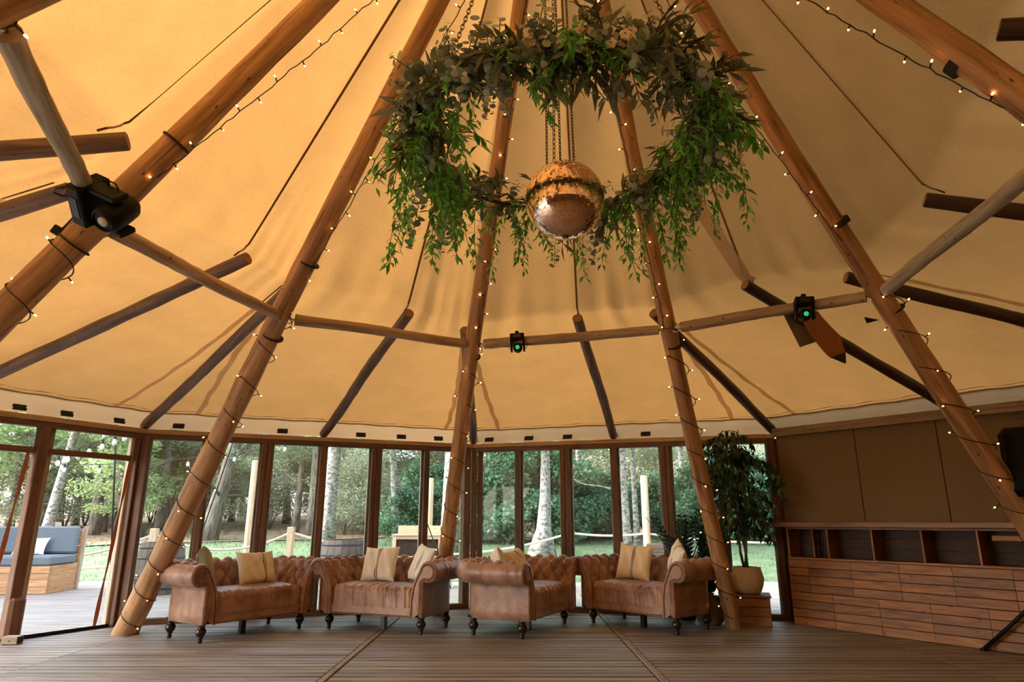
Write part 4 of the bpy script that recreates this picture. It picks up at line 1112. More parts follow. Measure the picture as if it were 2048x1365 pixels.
def chain(a, b, name, parent, base, link_l=.045):
    a, b = Vector(a) - base, Vector(b) - base; d = b - a; n = int(d.length / (link_l * .72)); dn = d.normalized(); s1 = dn.orthogonal().normalized(); s2 = dn.cross(s1); m = MB()
    for k in range(n):
        c = a + dn * (k + .5) * d.length / n; s = s1 if k % 2 else s2
        m.tube([c + dn * math.cos(t) * link_l * .5 + s * math.sin(t) * link_l * .24 for t in [6.283 * q / 8 for q in range(8)]], .0028, 4, closed=True)
    return m.build(name, M_CHAIN, parent, True)
HANG = Vector((.28, 3.5, 6.0))
for a in (215, 325, 90): chain(HC + ringp(a * DEG), HANG, 'suspension_chain', hoop, HC)

BALL = Vector((.305, 3.5, 2.895)); BR_ = .228
ball = thing('mirror_ball', 'copper-gold mirror ball hanging inside the foliage hoop', 'mirror ball', BALL)
m, nt, b = mat('copper_mirror'); L = nt.links
ge = nd(nt, 'ShaderNodeNewGeometry'); rp = ramp(nt, [(0, (.88, .55, .36)), (.5, (.95, .67, .48)), (1, (1.0, .80, .66))]); L.new(ge.outputs['Random Per Island'], rp.inputs[0]); L.new(rp.outputs[0], b.inputs['Base Color'])
b.inputs['Metallic'].default_value = 1; b.inputs['Roughness'].default_value = .10
M_MIRROR = m
bm_ = MB(); rs = random.Random(5); NB = 60
for i in range(NB):
    t0 = math.pi * i / NB; t1 = math.pi * (i + 1) / NB; tm = (t0 + t1) / 2; nl = max(4, int(2 * math.pi * math.sin(tm) * BR_ / (math.pi * BR_ / NB)))
    for k in range(nl):
        p0_, p1_ = 6.283 * (k + .04) / nl, 6.283 * (k + .96) / nl; tt0, tt1 = t0 + .03 * (t1 - t0), t1 - .03 * (t1 - t0)
        q = [Vector((math.sin(t) * math.cos(p), math.sin(t) * math.sin(p), math.cos(t))) * BR_ for t, p in ((tt0, p0_), (tt1, p0_), (tt1, p1_), (tt0, p1_))]
        c = sum(q, Vector()) / 4; ax = Vector((rs.uniform(-1, 1), rs.uniform(-1, 1), rs.uniform(-1, 1))).normalized(); rt = Quaternion(ax, rs.uniform(-.05, .05))
        bm_.quad([c + rt @ (v - c) for v in q])
tag(bm_.build('mirror_tiles', M_MIRROR, ball), kind='stuff')
m = MB(); m.lathe([(math.sin(math.pi * k / 24) * (BR_ - .003), -math.cos(math.pi * k / 24) * (BR_ - .003)) for k in range(25)], (0, 0, 0), 40); m.build('core', plain('ball_core', (.16, .06, .03), .5), ball, True)
m = MB(); m.lathe([(.02, -BR_ - .004), (.02, -BR_ + .004), (0, -BR_ + .004)], (0, 0, 0), 12); m.lathe([(.03, BR_ - .01), (.03, BR_ + .02), (.0, BR_ + .025)], (0, 0, 0), 12); m.build('cap', M_CHAIN, ball, True)
for dx in (-.10, -.02, .06): chain(BALL + Vector((dx, 0, math.sqrt(BR_ ** 2 - dx * dx))), HANG + Vector((dx * .6, .05, 0)), 'suspension_chain', ball, BALL, .03)

# ------------------------------------------------------------------ fairy light strings on the poles
bulb_m = MB(); bulb_m.lathe([(.0, 0), (.0045, .002), (.0055, .008), (.004, .015), (0, .019)], (0, 0, 0), 6); BULB = bulb_m.mesh('bulb', True, [M_BULB])
FL = {'m1': 'dark pole above the grey brace', 'c0': 'pole with the big moving light', 'c1': 'door-side pole', 'c2': 'glazed corner pole', 'c3': 'pole beside the fig', 'c4': 'pole behind the bar', 'c5': 'pole above the bar end'}
for n_, k in enumerate(KEYS):
    rs = random.Random(40 + n_); f, top, r0, po = POLE[k]; d = (J[k] - f); dn = d.normalized(); Lp = d.length
    s1 = dn.cross(Vector((0, 0, 1))).normalized(); s2 = dn.cross(s1)
    pts = []; soc = []
    up0 = Vector((.28, 3.5, 5.55 if k not in ('c2', 'c3') else 6.1)) + outw(J[k]) * .12
    low = J[k] - outw(J[k]) * .10 + Vector((0, 0, .08))
    nU = 70
    for i in range(nU + 1):
        q = i / nU; P = up0.lerp(low, q) + Vector((rs.uniform(-.007, .007), rs.uniform(-.007, .007), -.10 * math.sin(math.pi * q) * (k not in ('c2', 'c3')) + rs.uniform(-.007, .007)))
        if k in ('c2', 'c3'):
            g = J[k].lerp(APEX, 1 - q); P = g + (-outw(J[k]) * .10 + Vector((.035 if k == 'c2' else -.05, 0, -.03)) * (1 - .3 * q)) + Vector((rs.uniform(-.006, .006), rs.uniform(-.006, .006), 0))
        pts.append(P)
    turns = 10; nL = 230
    for i in range(nL + 1):
        q = i / nL; a = q * turns * 6.283 + 2.0; c = J[k].lerp(f, q * .955); rr = (r0 + (.056 - r0) * ((1 - q * .955) * 2.79 / 6.45)) * 1.07 + .004
        c = c + dn * (.05 * math.sin(a * 1.0))
        pts.append(c + (s1 * math.cos(a) + s2 * math.sin(a)) * rr)
    st = thing('fairy_light_string', 'black fairy light string wound down the ' + FL[k], 'fairy lights', J[k], 0, 'fairy light strings on the poles')
    m = MB(); m.tube([p - J[k] for p in pts], .0042, 4)
    acc_ = 0; nx = .1; side = 1
    for i in range(1, len(pts)):
        acc_ += (pts[i] - pts[i - 1]).length
        if acc_ > nx:
            nx += .165 if i < nU else .30; side = -side
            t = (pts[i] - pts[i - 1]).normalized()
            if i < nU: o_ = (t.cross(outw(J[k])) * side + Vector((0, 0, rs.uniform(-.2, .2)))).normalized()
            else:
                a_ = pts[i] - (f + dn * (pts[i] - f).dot(dn)); o_ = (a_.normalized() * .8 + t * .5 * side + Vector((rs.uniform(-.3, .3),) * 3)).normalized()
            e = pts[i] + o_ * .034; m.tube([pts[i] - J[k], e - J[k]], .0045, 5); soc.append((e, o_))
    m.build('cable', M_CABLE, st)
    for e, o_ in soc:
        b = link('bulb', BULB, st, e - J[k]); b.rotation_mode = 'QUATERNION'; b.rotation_quaternion = o_.to_track_quat('Z', 'Y')

# ------------------------------------------------------------------ moving head lights
M_LENS = plain('green_lens', (.03, .30, .14), .08, emit=(.02, .55, .22), estr=.3)
M_LENSW = plain('clear_lens', (.55, .57, .55), .06)
def mover(label, P, down, face, s, lens, lr=.038):
    t = thing('moving_head_light', label, 'stage light', P, 0, 'moving head lights on the braces')
    z = -Vector(down).normalized(); y = Vector(face).normalized(); y = (y - z * y.dot(z)).normalized(); x = y.cross(z)
    M3 = Matrix((x, y, z)).transposed(); t.rotation_mode = 'QUATERNION'; t.rotation_quaternion = M3.to_quaternion(); t.scale = (s,) * 3
    m = MB(); m.box((0, 0, 0), (.20, .17, .085), bev=.008); bs = m.build('base', M_BLACK, t)
    m = MB(); m.box((0, .087, 0), (.10, .004, .045), bev=.001); m.build('display', plain('display_panel', (.02, .02, .025), .15), bs)
    for sx in (-1, 1):
        m = MB(); m.box((sx * .088, 0, -.12), (.03, .085, .17), bev=.012); m.build('yoke_arm', M_BLACK, t)
        m = MB(); m.tube([(sx * .104, -.03, -.09), (sx * .130, -.03, -.11), (sx * .130, -.03, -.14), (sx * .104, -.03, -.155)], .004, 5); m.build('side_loop', M_BLACK, t)
    m = MB(); Mx = Quaternion((1, 0, 0), R(-90 - 12)).to_matrix()
    m.lathe([(.0, -.105), (.045, -.10), (.062, -.075), (.066, -.02), (.066, .05), (.058, .088), (.048, .098), (.045, .088), (.0, .088)], (0, 0, -.155), 24, Mx); hd = smooth_by_angle(m.build('head', M_BLACK, t), 45)
    m = MB(); m.lathe([(.0, .104), (lr * .6, .102), (lr, .098), (lr, .086)], (0, 0, -.155), 20, Mx); m.build('lens', lens, hd, True)
    m = MB(); m.tube([(.0, .0, .04), (.0, 0, .085)], .02, 10); m.box((0, 0, .085), (.05, .07, .02), bev=.004); m.build('clamp', M_BLACK, t)
    return t
mover('large black moving head light clamped where the grey brace meets the pole', on_z(183, 402, 2.82) * .955 + Vector((0, 0, .05)), (.85, -.10, -.42), (-.35, -.62, -.75), 1.15, M_LENSW, .024)
a_, b_ = BR['c2']; mover('small black moving head light with green lens on the brace by the ball', a_.lerp(b_, .20) + Vector((0, -.06, .02)), (.05, -.1, -1), (-.05, -1, -.2), .68, M_LENS, .03)
a_, b_ = BR['c3']; mover('small black moving head light with green lens beside the loose flaps', a_.lerp(b_, .68) + Vector((0, -.06, .02)), (-.08, -.1, -1), (-.25, -1, -.1), .72, M_LENS, .026)
# junction box hung from the big light
Pj = on_z(122, 466, 2.72); m = MB(); m.box((0, 0, 0), (.09, .06, .055), Quaternion((0, 1, 0), .5), bev=.006); o = m.build('junction_box', M_BLACK, None, False, Pj)
e0 = on_z(150, 432, 2.80) - Pj; m = MB(); m.tube([Vector((0, 0, .02)), e0 * .5 + Vector((.0, 0, .01)), e0], .006, 6); m.tube([Vector((.02, 0, .02)), e0 * .5 + Vector((.03, 0, -.01)), e0 + Vector((.04, 0, -.02))], .005, 6); m.build('cable', M_CABLE, o)
tag(o, 'small black junction box dangling below the big moving light', 'junction box')
Pq = on_z(150, 388, 2.83); m = MB()
m.tube([on_z(160, 392, 2.83) - Pq, on_z(125, 392, 2.83) - Pq, on_z(106, 384, 2.83) - Pq, on_z(112, 377, 2.83) - Pq, on_z(132, 374, 2.84) - Pq], .007, 6); o = m.build('cable_loop', M_CABLE, None, True, Pq); tag(o, 'loop of black cable beside the big moving light', 'cable')

# ------------------------------------------------------------------ loose canvas flaps under the roof
def flap(name, label, poly, ma, tip=None):
    ctr = sum(poly, Vector()) / len(poly); m = MB(); n = (poly[1] - poly[0]).cross(poly[2] - poly[0]).normalized() * .004
    P = [p - ctr for p in poly]; k = len(P)
    m.quad([p + n for p in P]); m.quad([p - n for p in P][::-1])
    for i in range(k): m.quad([P[i] - n, P[(i + 1) % k] - n, P[(i + 1) % k] + n, P[i] + n])
    o = m.build(name, ma, None, False, ctr); tag(o, label, 'flap')
    if tip:
        m = MB(); T = [p - ctr for p in tip]; m.quad([p + n * 2 for p in T]); m.quad([p - n * 2 for p in T][::-1])
        for i in range(len(T)): m.quad([T[i] - n * 2, T[(i + 1) % len(T)] - n * 2, T[(i + 1) % len(T)] + n * 2, T[i] + n * 2])
        m.build('black_tip', M_BLACKTAPE, o)
        c = sum(T, Vector()) / 3; m = MB(); a = (T[1] - T[0]).normalized(); b = n.normalized().cross(a); m.tube([c + (a * math.cos(t) + b * math.sin(t)) * .014 + n * 3 for t in [6.283 * q / 10 for q in range(10)]], .003, 5, closed=True); m.build('eyelet', M_STEEL, o)
    return o
YF = 5.75
flap('canvas_flap', 'rust-brown loose canvas strap end hanging beside the moving light', [at_y(1598, 628, YF), at_y(1634, 622, YF + .1), at_y(1652, 645, YF + .1), at_y(1680, 672, YF + .05), at_y(1690, 706, YF), at_y(1663, 717, YF - .02), at_y(1652, 708, YF - .03), at_y(1622, 672, YF - .02)], M_FLAP,
     [at_y(1663, 715, YF - .02), at_y(1690, 706, YF), at_y(1691, 727, YF - .02)])
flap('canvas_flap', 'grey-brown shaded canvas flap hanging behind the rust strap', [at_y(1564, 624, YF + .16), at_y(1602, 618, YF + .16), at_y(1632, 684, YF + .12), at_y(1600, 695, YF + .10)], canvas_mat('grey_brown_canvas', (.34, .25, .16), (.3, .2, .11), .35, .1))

# ------------------------------------------------------------------ outdoors: lawn, gravel, woodland floor
def ground_mat(name, cols, scale, bump=.4):
    m, nt, b = mat(name); L = nt.links; tc = nd(nt, 'ShaderNodeTexCoord')
    n1 = nd(nt, 'ShaderNodeTexNoise'); n1.inputs['Scale'].default_value = scale; n1.inputs['Detail'].default_value = 9; n1.inputs['Roughness'].default_value = .7; L.new(tc.outputs['Object'], n1.inputs['Vector'])
    rp = ramp(nt, [(.3 + .4 * i / (len(cols) - 1), c) for i, c in enumerate(cols)]); L.new(n1.outputs['Fac'], rp.inputs[0]); L.new(rp.outputs[0], b.inputs['Base Color']); b.inputs['Roughness'].default_value = .95
    bp = nd(nt, 'ShaderNodeBump'); bp.inputs['Strength'].default_value = bump; bp.inputs['Distance'].default_value = .05; L.new(n1.outputs['Fac'], bp.inputs['Height']); L.new(bp.outputs[0], b.inputs['Normal'])
    return m
M_GRASS = ground_mat('lawn', [(.055, .10, .045), (.10, .155, .08), (.17, .22, .125)], 2.5)
M_LITTER = ground_mat('leaf_litter', [(.10, .065, .04), (.24, .17, .11), (.38, .29, .20)], 3.0, .9)
M_GRAVEL = ground_mat('gravel', [(.30, .26, .20), (.58, .52, .43), (.75, .70, .60)], 40, .9)
def gz(x, y):
    t = max(0, min(1, (y - 14.6) / 6.0)); e = max(0, y - 20.6)
    return -.10 + .56 * t * t * (3 - 2 * t) + .052 * e + .08 * math.sin(x * .7) * math.sin(y * .5) * min(1, e / 6)
def polar_ground(name, r0, r1, nr, na, a0, a1, dz, ma):
    m = MB(); rows_ = []
    for i in range(nr + 1):
        r = r0 + (r1 - r0) * i / nr
        rows_.append([Vector((r * math.sin(a0 + (a1 - a0) * j / na), r * math.cos(a0 + (a1 - a0) * j / na), gz(r * math.sin(a0 + (a1 - a0) * j / na), r * math.cos(a0 + (a1 - a0) * j / na)) + dz)) for j in range(na + 1)])
    m.grid(rows_); return m.build(name, ma, None, True)
tag(polar_ground('lawn', 9.0, 24.5, 22, 60, R(-100), R(100), 0, M_GRASS), 'green mown lawn beyond the deck', None, None, 'structure')
tag(polar_ground('woodland_floor', 23.0, 80, 40, 60, R(-100), R(100), .03, M_LITTER), 'brown leaf-strewn woodland floor rising behind the lawn', None, None, 'structure')
m = MB(); rs = random.Random(9); rows_ = []
for i in range(5):
    rows_.append([Vector((-10 + 22 * j / 40, 13.0 + 1.1 * i / 4 + .15 * math.sin(j * .9 + i), -.075 + .02 * rs.random())) for j in range(41)])
m.grid(rows_); tag(m.build('gravel_path', M_GRAVEL, None, True), 'pale gravel strip between deck and lawn', None, None, 'structure')
# grass tufts
gm = MB(); rs = random.Random(12)
for k in range(9000):
    x = rs.uniform(-14, 12); y = rs.uniform(14.2, 22.5); z = gz(x, y); h = rs.uniform(.02, .06) * (1 + .8 * (y > 19.5)); a = rs.uniform(0, 6.28); wd = .012
    dx, dy = math.cos(a) * wd, math.sin(a) * wd; l = rs.uniform(-.03, .03)
    i = len(gm.v); gm.v += [(x - dx, y - dy, z), (x + dx, y + dy, z), (x + l, y + l, z + h)]; gm.f.append((i, i + 1, i + 2)); gm.uv.append([(0, 0)] * 3); gm.mi.append(0)
tag(gm.build('grass_blades', leaf_mat('grass_blade', (.06, .115, .045), (.13, .20, .09), .3, .7)), 'short grass blades on the lawn', 'grass', None, 'stuff')
# dry twigs and bracken along the wood edge
gm = MB()
for k in range(5200):
    a = R(rs.uniform(-46, 40)); r = rs.uniform(22.5, 34); x, y = r * math.sin(a), r * math.cos(a); z = gz(x, y) + .02; L_ = rs.uniform(.15, .55); b = rs.uniform(0, 6.28); e = rs.uniform(-.05, .9)
    d = Vector((math.cos(b), math.sin(b), e)).normalized() * L_; s = Vector((-math.sin(b), math.cos(b), .3)) * .008
    i = len(gm.v); P = Vector((x, y, z)); gm.v += [tuple(P - s), tuple(P + s), tuple(P + d)]; gm.f.append((i, i + 1, i + 2)); gm.uv.append([(0, 0)] * 3); gm.mi.append(0)
tag(gm.build('dry_bracken', leaf_mat('dry_bracken', (.12, .08, .05), (.36, .27, .18), .1, .8)), 'dry brown bracken and twigs along the wood edge', 'bracken', None, 'stuff')

# ------------------------------------------------------------------ trees
def leaf_cloud(name, blobs, n, size, ma, seed, flat=.5, asp=.6):
    rg = np.random.default_rng(seed); tot = sum(b[4] for b in blobs); V = []
    for (x, y, z, r, wgt, sq) in blobs:
        k = int(n * wgt / tot); d = rg.normal(size=(k, 3)); d /= np.linalg.norm(d, axis=1)[:, None]
        rad = r * rg.random(k) ** (1 / 2.2); c = d * rad[:, None] * np.array([1, 1, sq]) + np.array([x, y, z]); V.append(c)
    c = np.concatenate(V); k = len(c)
    a = rg.normal(size=(k, 3)); a[:, 2] *= flat; a /= np.linalg.norm(a, axis=1)[:, None]
    b = rg.normal(size=(k, 3)); b -= (b * a).sum(1)[:, None] * a; b /= np.linalg.norm(b, axis=1)[:, None]
    s = (size * (.6 + .8 * rg.random(k)))[:, None]
    v = np.stack([c - a * s, c + b * s * asp, c + a * s, c - b * s * asp], 1).reshape(-1, 3).astype(np.float32)
    me = bpy.data.meshes.new(name); me.vertices.add(4 * k); me.vertices.foreach_set('co', v.ravel()); me.loops.add(4 * k); me.loops.foreach_set('vertex_index', np.arange(4 * k, dtype=np.int32))
    me.polygons.add(k); me.polygons.foreach_set('loop_start', np.arange(0, 4 * k, 4, dtype=np.int32)); me.polygons.foreach_set('loop_total', np.full(k, 4, dtype=np.int32)); me.update(calc_edges=True); me.materials.append(ma); return me
M_SPRING = leaf_mat('spring_leaf', (.26, .38, .17), (.44, .56, .29), .55, .6, (.62, .72, .44))
M_HOLLY = leaf_mat('holly_leaf', (.05, .14, .09), (.11, .25, .15), .35, .45, (.22, .40, .24))
M_PINEL = leaf_mat('pine_needle', (.17, .23, .15), (.29, .36, .23), .45, .7, (.42, .48, .32))
M_PALE = leaf_mat('pale_scrub', (.32, .37, .27), (.46, .50, .38), .45, .8, (.60, .62, .50))
def blobs_crown(seed, n, rx, z0, z1, r0, r1):
    rs = random.Random(seed); out = []
    for k in range(n):
        a = rs.uniform(0, 6.28); f = rs.random(); q = rx * math.sqrt(rs.random()) * (1 - .5 * abs(2 * f - .8)); r = rs.uniform(r0, r1)
        out.append((q * math.cos(a), q * math.sin(a), z0 + (z1 - z0) * f, r, r ** 2, .55))
    return out
CR_SPRING = [leaf_cloud('foliage', blobs_crown(s, 34, 2.5, 1.3, 6.2, .45, 1.0), 9500, .075, M_SPRING, s) for s in (1, 2, 3)]
CR_BIRCH = [leaf_cloud('foliage', blobs_crown(s, 20, 2.2, 3.6, 6.6, .45, .9), 5000, .07, M_SPRING, s) for s in (15, 16, 17)]
CR_PINE = [leaf_cloud('foliage', blobs_crown(s, 20, 2.0, 2.6, 7, .4, .8), 4500, .085, M_PINEL, s, .35, .22) for s in (4, 5)]
CR_HOLLY = [leaf_cloud('foliage', blobs_crown(s, 22, 1.1, .25, 2.6, .45, .8), 11000, .06, M_HOLLY, s) for s in (6, 7)]
CR_PALE = [leaf_cloud('foliage', blobs_crown(s, 26, 1.5, .3, 3.6, .4, .8), 10000, .05, M_PALE, s, .5, .35) for s in (8, 9)]
def bark(name, c1, c2, sc, marks=None):
    m, nt, b = mat(name); L = nt.links; uv = nd(nt, 'ShaderNodeUVMap'); uv.uv_map = 'uv'; mp = nd(nt, 'ShaderNodeMapping'); mp.inputs['Scale'].default_value = sc; L.new(uv.outputs[0], mp.inputs[0])
    n1 = nd(nt, 'ShaderNodeTexNoise'); n1.inputs['Scale'].default_value = 1; n1.inputs['Detail'].default_value = 6; n1.inputs['Roughness'].default_value = .7; L.new(mp.outputs[0], n1.inputs['Vector'])
    rp = ramp(nt, [(.40, c1), (.60, c2)] if not marks else [(.40, c1), (.56, c2)]); L.new(n1.outputs['Fac'], rp.inputs[0]); L.new(rp.outputs[0], b.inputs['Base Color']); b.inputs['Roughness'].default_value = .9
    bp = nd(nt, 'ShaderNodeBump'); bp.inputs['Strength'].default_value = .6; bp.inputs['Distance'].default_value = .03; L.new(n1.outputs['Fac'], bp.inputs['Height']); L.new(bp.outputs[0], b.inputs['Normal'])
    return m
M_BIRCH = bark('birch_bark', (.07, .066, .06), (.36, .35, .33), (5, 11, 1), True); M_PBARK = bark('pine_bark', (.085, .07, .062), (.27, .23, .20), (10, 2.5, 1)); M_OAK = bark('oak_bark', (.075, .062, .055), (.21, .18, .155), (9, 2, 1))
def tree(name, label, cat, x, y, r, h, ma, crown=None, lean=(0, 0), crz=0.0, csc=1.0, group=None, seed=0, limbs=4, flare=1.6, curve=0.0):
    rs = random.Random(seed); z = gz(x, y) - .05
    t = thing(name, label, cat, (x, y, z), 0, group)
    m = MB(); pts = []; n = 14
    for k in range(n):
        f = k / (n - 1); pts.append(Vector((lean[0] * (f + curve * math.sin(math.pi * f)) * h + .05 * math.sin(f * 7 + seed), lean[1] * f * h + .05 * math.cos(f * 6 + seed), f * h)))
    rad = [r * (1 - .72 * k / (n - 1)) * (1 + (flare - 1) * math.exp(-k * 1.5)) for k in range(n)]
    m.tube(pts, rad, 10, jit=.05)
    tk = m.build('trunk', ma, t, True)
    for q in range(limbs):
        f = rs.uniform(.16, .62); i = int(f * (n - 1)); P = pts[i]; a = rs.uniform(0, 6.28); v = Vector((math.cos(a), math.sin(a), rs.uniform(-.1, .5))).normalized(); bp = [P]
        for e in range(7): v = (v + Vector((rs.uniform(-.3, .3), rs.uniform(-.3, .3), rs.uniform(-.15, .25)))).normalized(); bp.append(bp[-1] + v * rs.uniform(.2, .4))
        mm = MB(); mm.tube(bp, [min(.05, rad[i] * .34) * (1 - e / 8.5) for e in range(8)], 5); mm.build('branch', ma, t, True)
    if crown is not None:
        o = link('foliage', crown, t, (lean[0] * h * .5, lean[1] * h * .5, 0)); o.scale = (csc, csc, csc); o.rotation_euler = (0, 0, crz)
    return t
def behind(px):
    for lim, s in ((60, 'left of the outdoor bench back'), (140, 'behind the outdoor bench'), (240, 'seen through the open doorway'), (330, 'behind the door corner'), (450, 'behind the leaning door pole'), (545, 'near the first tall round post'),
                   (640, 'behind the square rope post'), (740, 'behind the half barrel'), (900, 'behind the wicker chest'), (1010, 'behind the glazed corner'), (1120, 'behind the broad-based birch'), (1230, 'behind the curved birch'), (1330, 'behind the post among the birches'), (1440, 'behind the zz plants')):
        if px < lim: return s.replace('left of', 'beyond')
    return 'behind the potted fig'
def px_x(px, y): return (px - 1024) / FPX * (y * math.cos(PITCH))     # rough x for a photo column at that distance
rs = random.Random(31)
# birches beyond the fence, each with its own stance
for i, (px, y, r, lean, cv, lab) in enumerate([(98, 21, .15, (.10, 0), 0, 'white birch leaning behind the outdoor bench'), (658, 19.5, .23, (.004, 0), 0, 'thick straight silver birch behind the barrel planter'), (797, 21, .12, (-.09, 0), .1, 'slender white birch leaning above the wicker chest'),
                                         (1082, 17.5, .14, (-.05, 0), -.6, 'broad-based old birch trunk behind the rope, mossy foot'), (1158, 22, .11, (.01, 0), 0, 'grey birch with patchy bark near the thick post'), (1238, 21, .095, (-.14, 0), -.5, 'curved birch bending away from its foot in bracken'),
                                         (1253, 18.5, .105, (.006, 0), .1, 'bright white birch nearest the pale tall post'), (1276, 20, .085, (-.012, 0), .05, 'thin pale birch behind the pale tall post'), (1342, 19, .125, (-.12, 0), -.2, 'stout white birch slanting over the pale tall post'), (1368, 24, .12, (.0, 0), 0, 'white birch behind the zz plants'),
                                         (895, 18.0, .22, (.10, 0), -.3, 'pale birch foot partly hidden by the glazed corner pole'), (760, 27, .12, (.02, 0), 0, 'distant thin birch among the scrub')]):
    x = px_x(px, y); tree('birch_tree', lab, 'tree', x, y, r, 10.5, M_BIRCH, CR_BIRCH[i % 3] if i not in (4, 7) else None, lean, rs.uniform(0, 6), .9, 'birches behind the rope', 60 + i, 1, 3.0 if px == 1082 else 1.3, cv)
# pines
for i, (px, y, r) in enumerate([(190, 24, .24), (208, 25, .2), (228, 27, .18), (262, 23, .24), (318, 26, .2), (333, 28, .2), (372, 27, .2), (392, 25, .24), (405, 30, .22), (352, 31, .2), (592, 25, .17), (622, 24, .26), (715, 30, .22), (150, 30, .2), (120, 32, .18), (60, 28, .2), (20, 26, .2), (430, 29, .2), (460, 32, .18), (570, 31, .18), (-60, 26, .22), (-160, 28, .2), (690, 33, .2), (1020, 34, .2), (1100, 33, .2), (1190, 36, .2), (1310, 33, .2), (1420, 30, .2), (1500, 31, .18)]):
    x = px_x(px, y); tree('pine_tree', 'tall grey-brown pine trunk in the wood ' + behind(px), 'tree', x, y, r * .75, 12, M_PBARK, CR_PINE[i % 2], (rs.uniform(-.02, .02), 0), rs.uniform(0, 6), rs.uniform(.9, 1.2), 'woodland pines', 90 + i, 5, 1.25)
# leaning oak with forked limb
tree('oak_tree', 'dark oak leaning through the wood with a forked broken limb', 'tree', px_x(418, 21.5), 21.5, .26, 9, M_OAK, CR_PINE[0], (.22, 0), 1.2, .8, None, 150, 5, 1.4, -.1)
tree('oak_tree', 'gnarled oak reaching a low bough over the lawn', 'tree', px_x(268, 22.5), 22.5, .30, 8, M_OAK, CR_SPRING[1], (-.16, 0), 2.2, .7, None, 151, 8, 1.5, .35)
# leafy trees filling the wood
for i in range(34):
    a = R(-47 + 92 * (i + .5) / 34 + rs.uniform(-1.2, 1.2)); r = rs.choice((27, 31, 36, 41)) + rs.uniform(-2, 2); x, y = r * math.sin(a), r * math.cos(a)
    if 1024 + FPX * x / (y * math.cos(PITCH)) > 1680: continue           # wholly behind the bar wall
    tree('leafy_tree', 'fresh green leafy tree deep in the wood ' + behind(1024 + FPX * x / (y * math.cos(PITCH))), 'tree', x, y, .14, 10, M_OAK, CR_SPRING[i % 3], (rs.uniform(-.05, .05), 0), rs.uniform(0, 6), rs.uniform(.95, 1.3), 'leafy trees deep in the wood', 200 + i, 3)
def bush(name, label, cr, px, y, sc, group):
    x = px_x(px, y); t = thing(name, label, 'bush', (x, y, gz(x, y) - .05), 0, group); o = link('foliage', cr, t); o.scale = (sc,) * 3; o.rotation_euler = (0, 0, rs.uniform(0, 6))
    m = MB()
    for k in range(4): m.tube([(0, 0, 0), (.2 * math.cos(k * 1.6) * sc, .2 * math.sin(k * 1.6) * sc, .6 * sc), (.5 * math.cos(k * 1.6 + .3) * sc, .5 * math.sin(k * 1.6) * sc, 1.4 * sc)], [.03, .022, .01], 5)
    m.build('stems', M_OAK, t, True)
for px, y, sc in [(985, 21, 1.1), (1015, 20.5, .95), (1105, 21, 1.15), (1140, 22, 1.0), (1185, 22.5, .8), (1225, 23, .8), (1300, 23.5, .8), (1405, 22, 1.0), (1470, 21, 1.0), (1545, 21, 1.0), (955, 23, 1.0), (812, 21.5, .62), (795, 21.2, .5), (850, 23, .9), (905, 22.5, .9)]:
    bush('holly_bush', 'dark glossy evergreen bush at the wood edge ' + behind(px), CR_HOLLY[int(px) % 2], px, y, sc, 'evergreen bushes at the wood edge')
for px, y, sc in [(690, 24, 1.1), (735, 25, 1.2), (710, 27, 1.3), (540, 27, 1.0), (500, 29, 1.1), (130, 27, 1.1), (170, 29, 1.1), (225, 31, 1.2), (300, 32, 1.2), (60, 26, 1.0), (830, 27, 1.2), (900, 28, 1.2), (590, 32, 1.2), (650, 31, 1.2), (1000, 27, 1.2), (1080, 28, 1.3), (1160, 28, 1.3), (1250, 28, 1.2), (1340, 28, 1.3), (1440, 27, 1.2), (1540, 27, 1.2), (-40, 27, 1.1), (380, 34, 1.3), (450, 36, 1.3)]:
    bush('scrub_bush', 'pale grey-green scrubby bush among the trunks ' + behind(px), CR_PALE[int(px) % 2], px, y, sc, 'scrub among the trunks')

# unseen conifers added to shade the tent's bar side and the outdoor bench
CR_DARK = leaf_cloud('foliage', blobs_crown(18, 60, 3.0, 2.0, 12.0, .9, 1.6), 14000, .16, leaf_mat('shade_conifer_leaf', (.02, .05, .025), (.05, .09, .04), .15, .8), 18)
for i, (x, y) in enumerate([(9.0, 8.4), (8.9, 3.2), (8.6, -1.6), (6.9, 12.6), (-12.8, 9.4), (-14.5, 6.8), (-12.0, 5.2)]):
    tree('shade_conifer', 'large unseen conifer added to shade the tent on the bar side' if x > 0 else 'large unseen conifer added to shade the outdoor bench', 'tree', x, y, .32, 12.5, M_PBARK, CR_DARK, (0, 0), i * 1.3, 1.0 if x > 0 else .8, 'unseen conifers added for shade', 300 + i, 3)

# ------------------------------------------------------------------ rope fence, posts, barrels, chest, bench
def fence_post(label, px, y, top, w_, grp='rope fence posts', rnd_=False, z0=-.12):
    x = px_x(px, y); t = thing('fence_post', label, 'post', (x, y, z0), 0, grp); m = MB(); h = top - z0
    if rnd_: m.tube([(0, 0, 0), (0, 0, h * .5), (0, 0, h - .015), (0, 0, h)], [w_ / 2, w_ / 2, w_ / 2, w_ / 2 - .012], 16)
    else: m.box((0, 0, h / 2), (w_, w_, h), bev=.008)
    smooth_by_angle(m.build('shaft', M_PINE, t), 40)
    m = MB(); m.lathe([(w_ * .3, h), (w_ * .3, h + .004), (0, h + .006)], (0, 0, 0), 12); m.build('end_grain', M_POLE_END, t); return Vector((x, y, top))
FP = [fence_post('square pine rope post by the door corner', 312, 12.6, .98, .12), fence_post('square pine rope post behind the sofas with white cushion', 584, 13.4, 1.0, .12), fence_post('square pine rope post hidden by the thick window post', 1141, 14.0, .98, .12)]
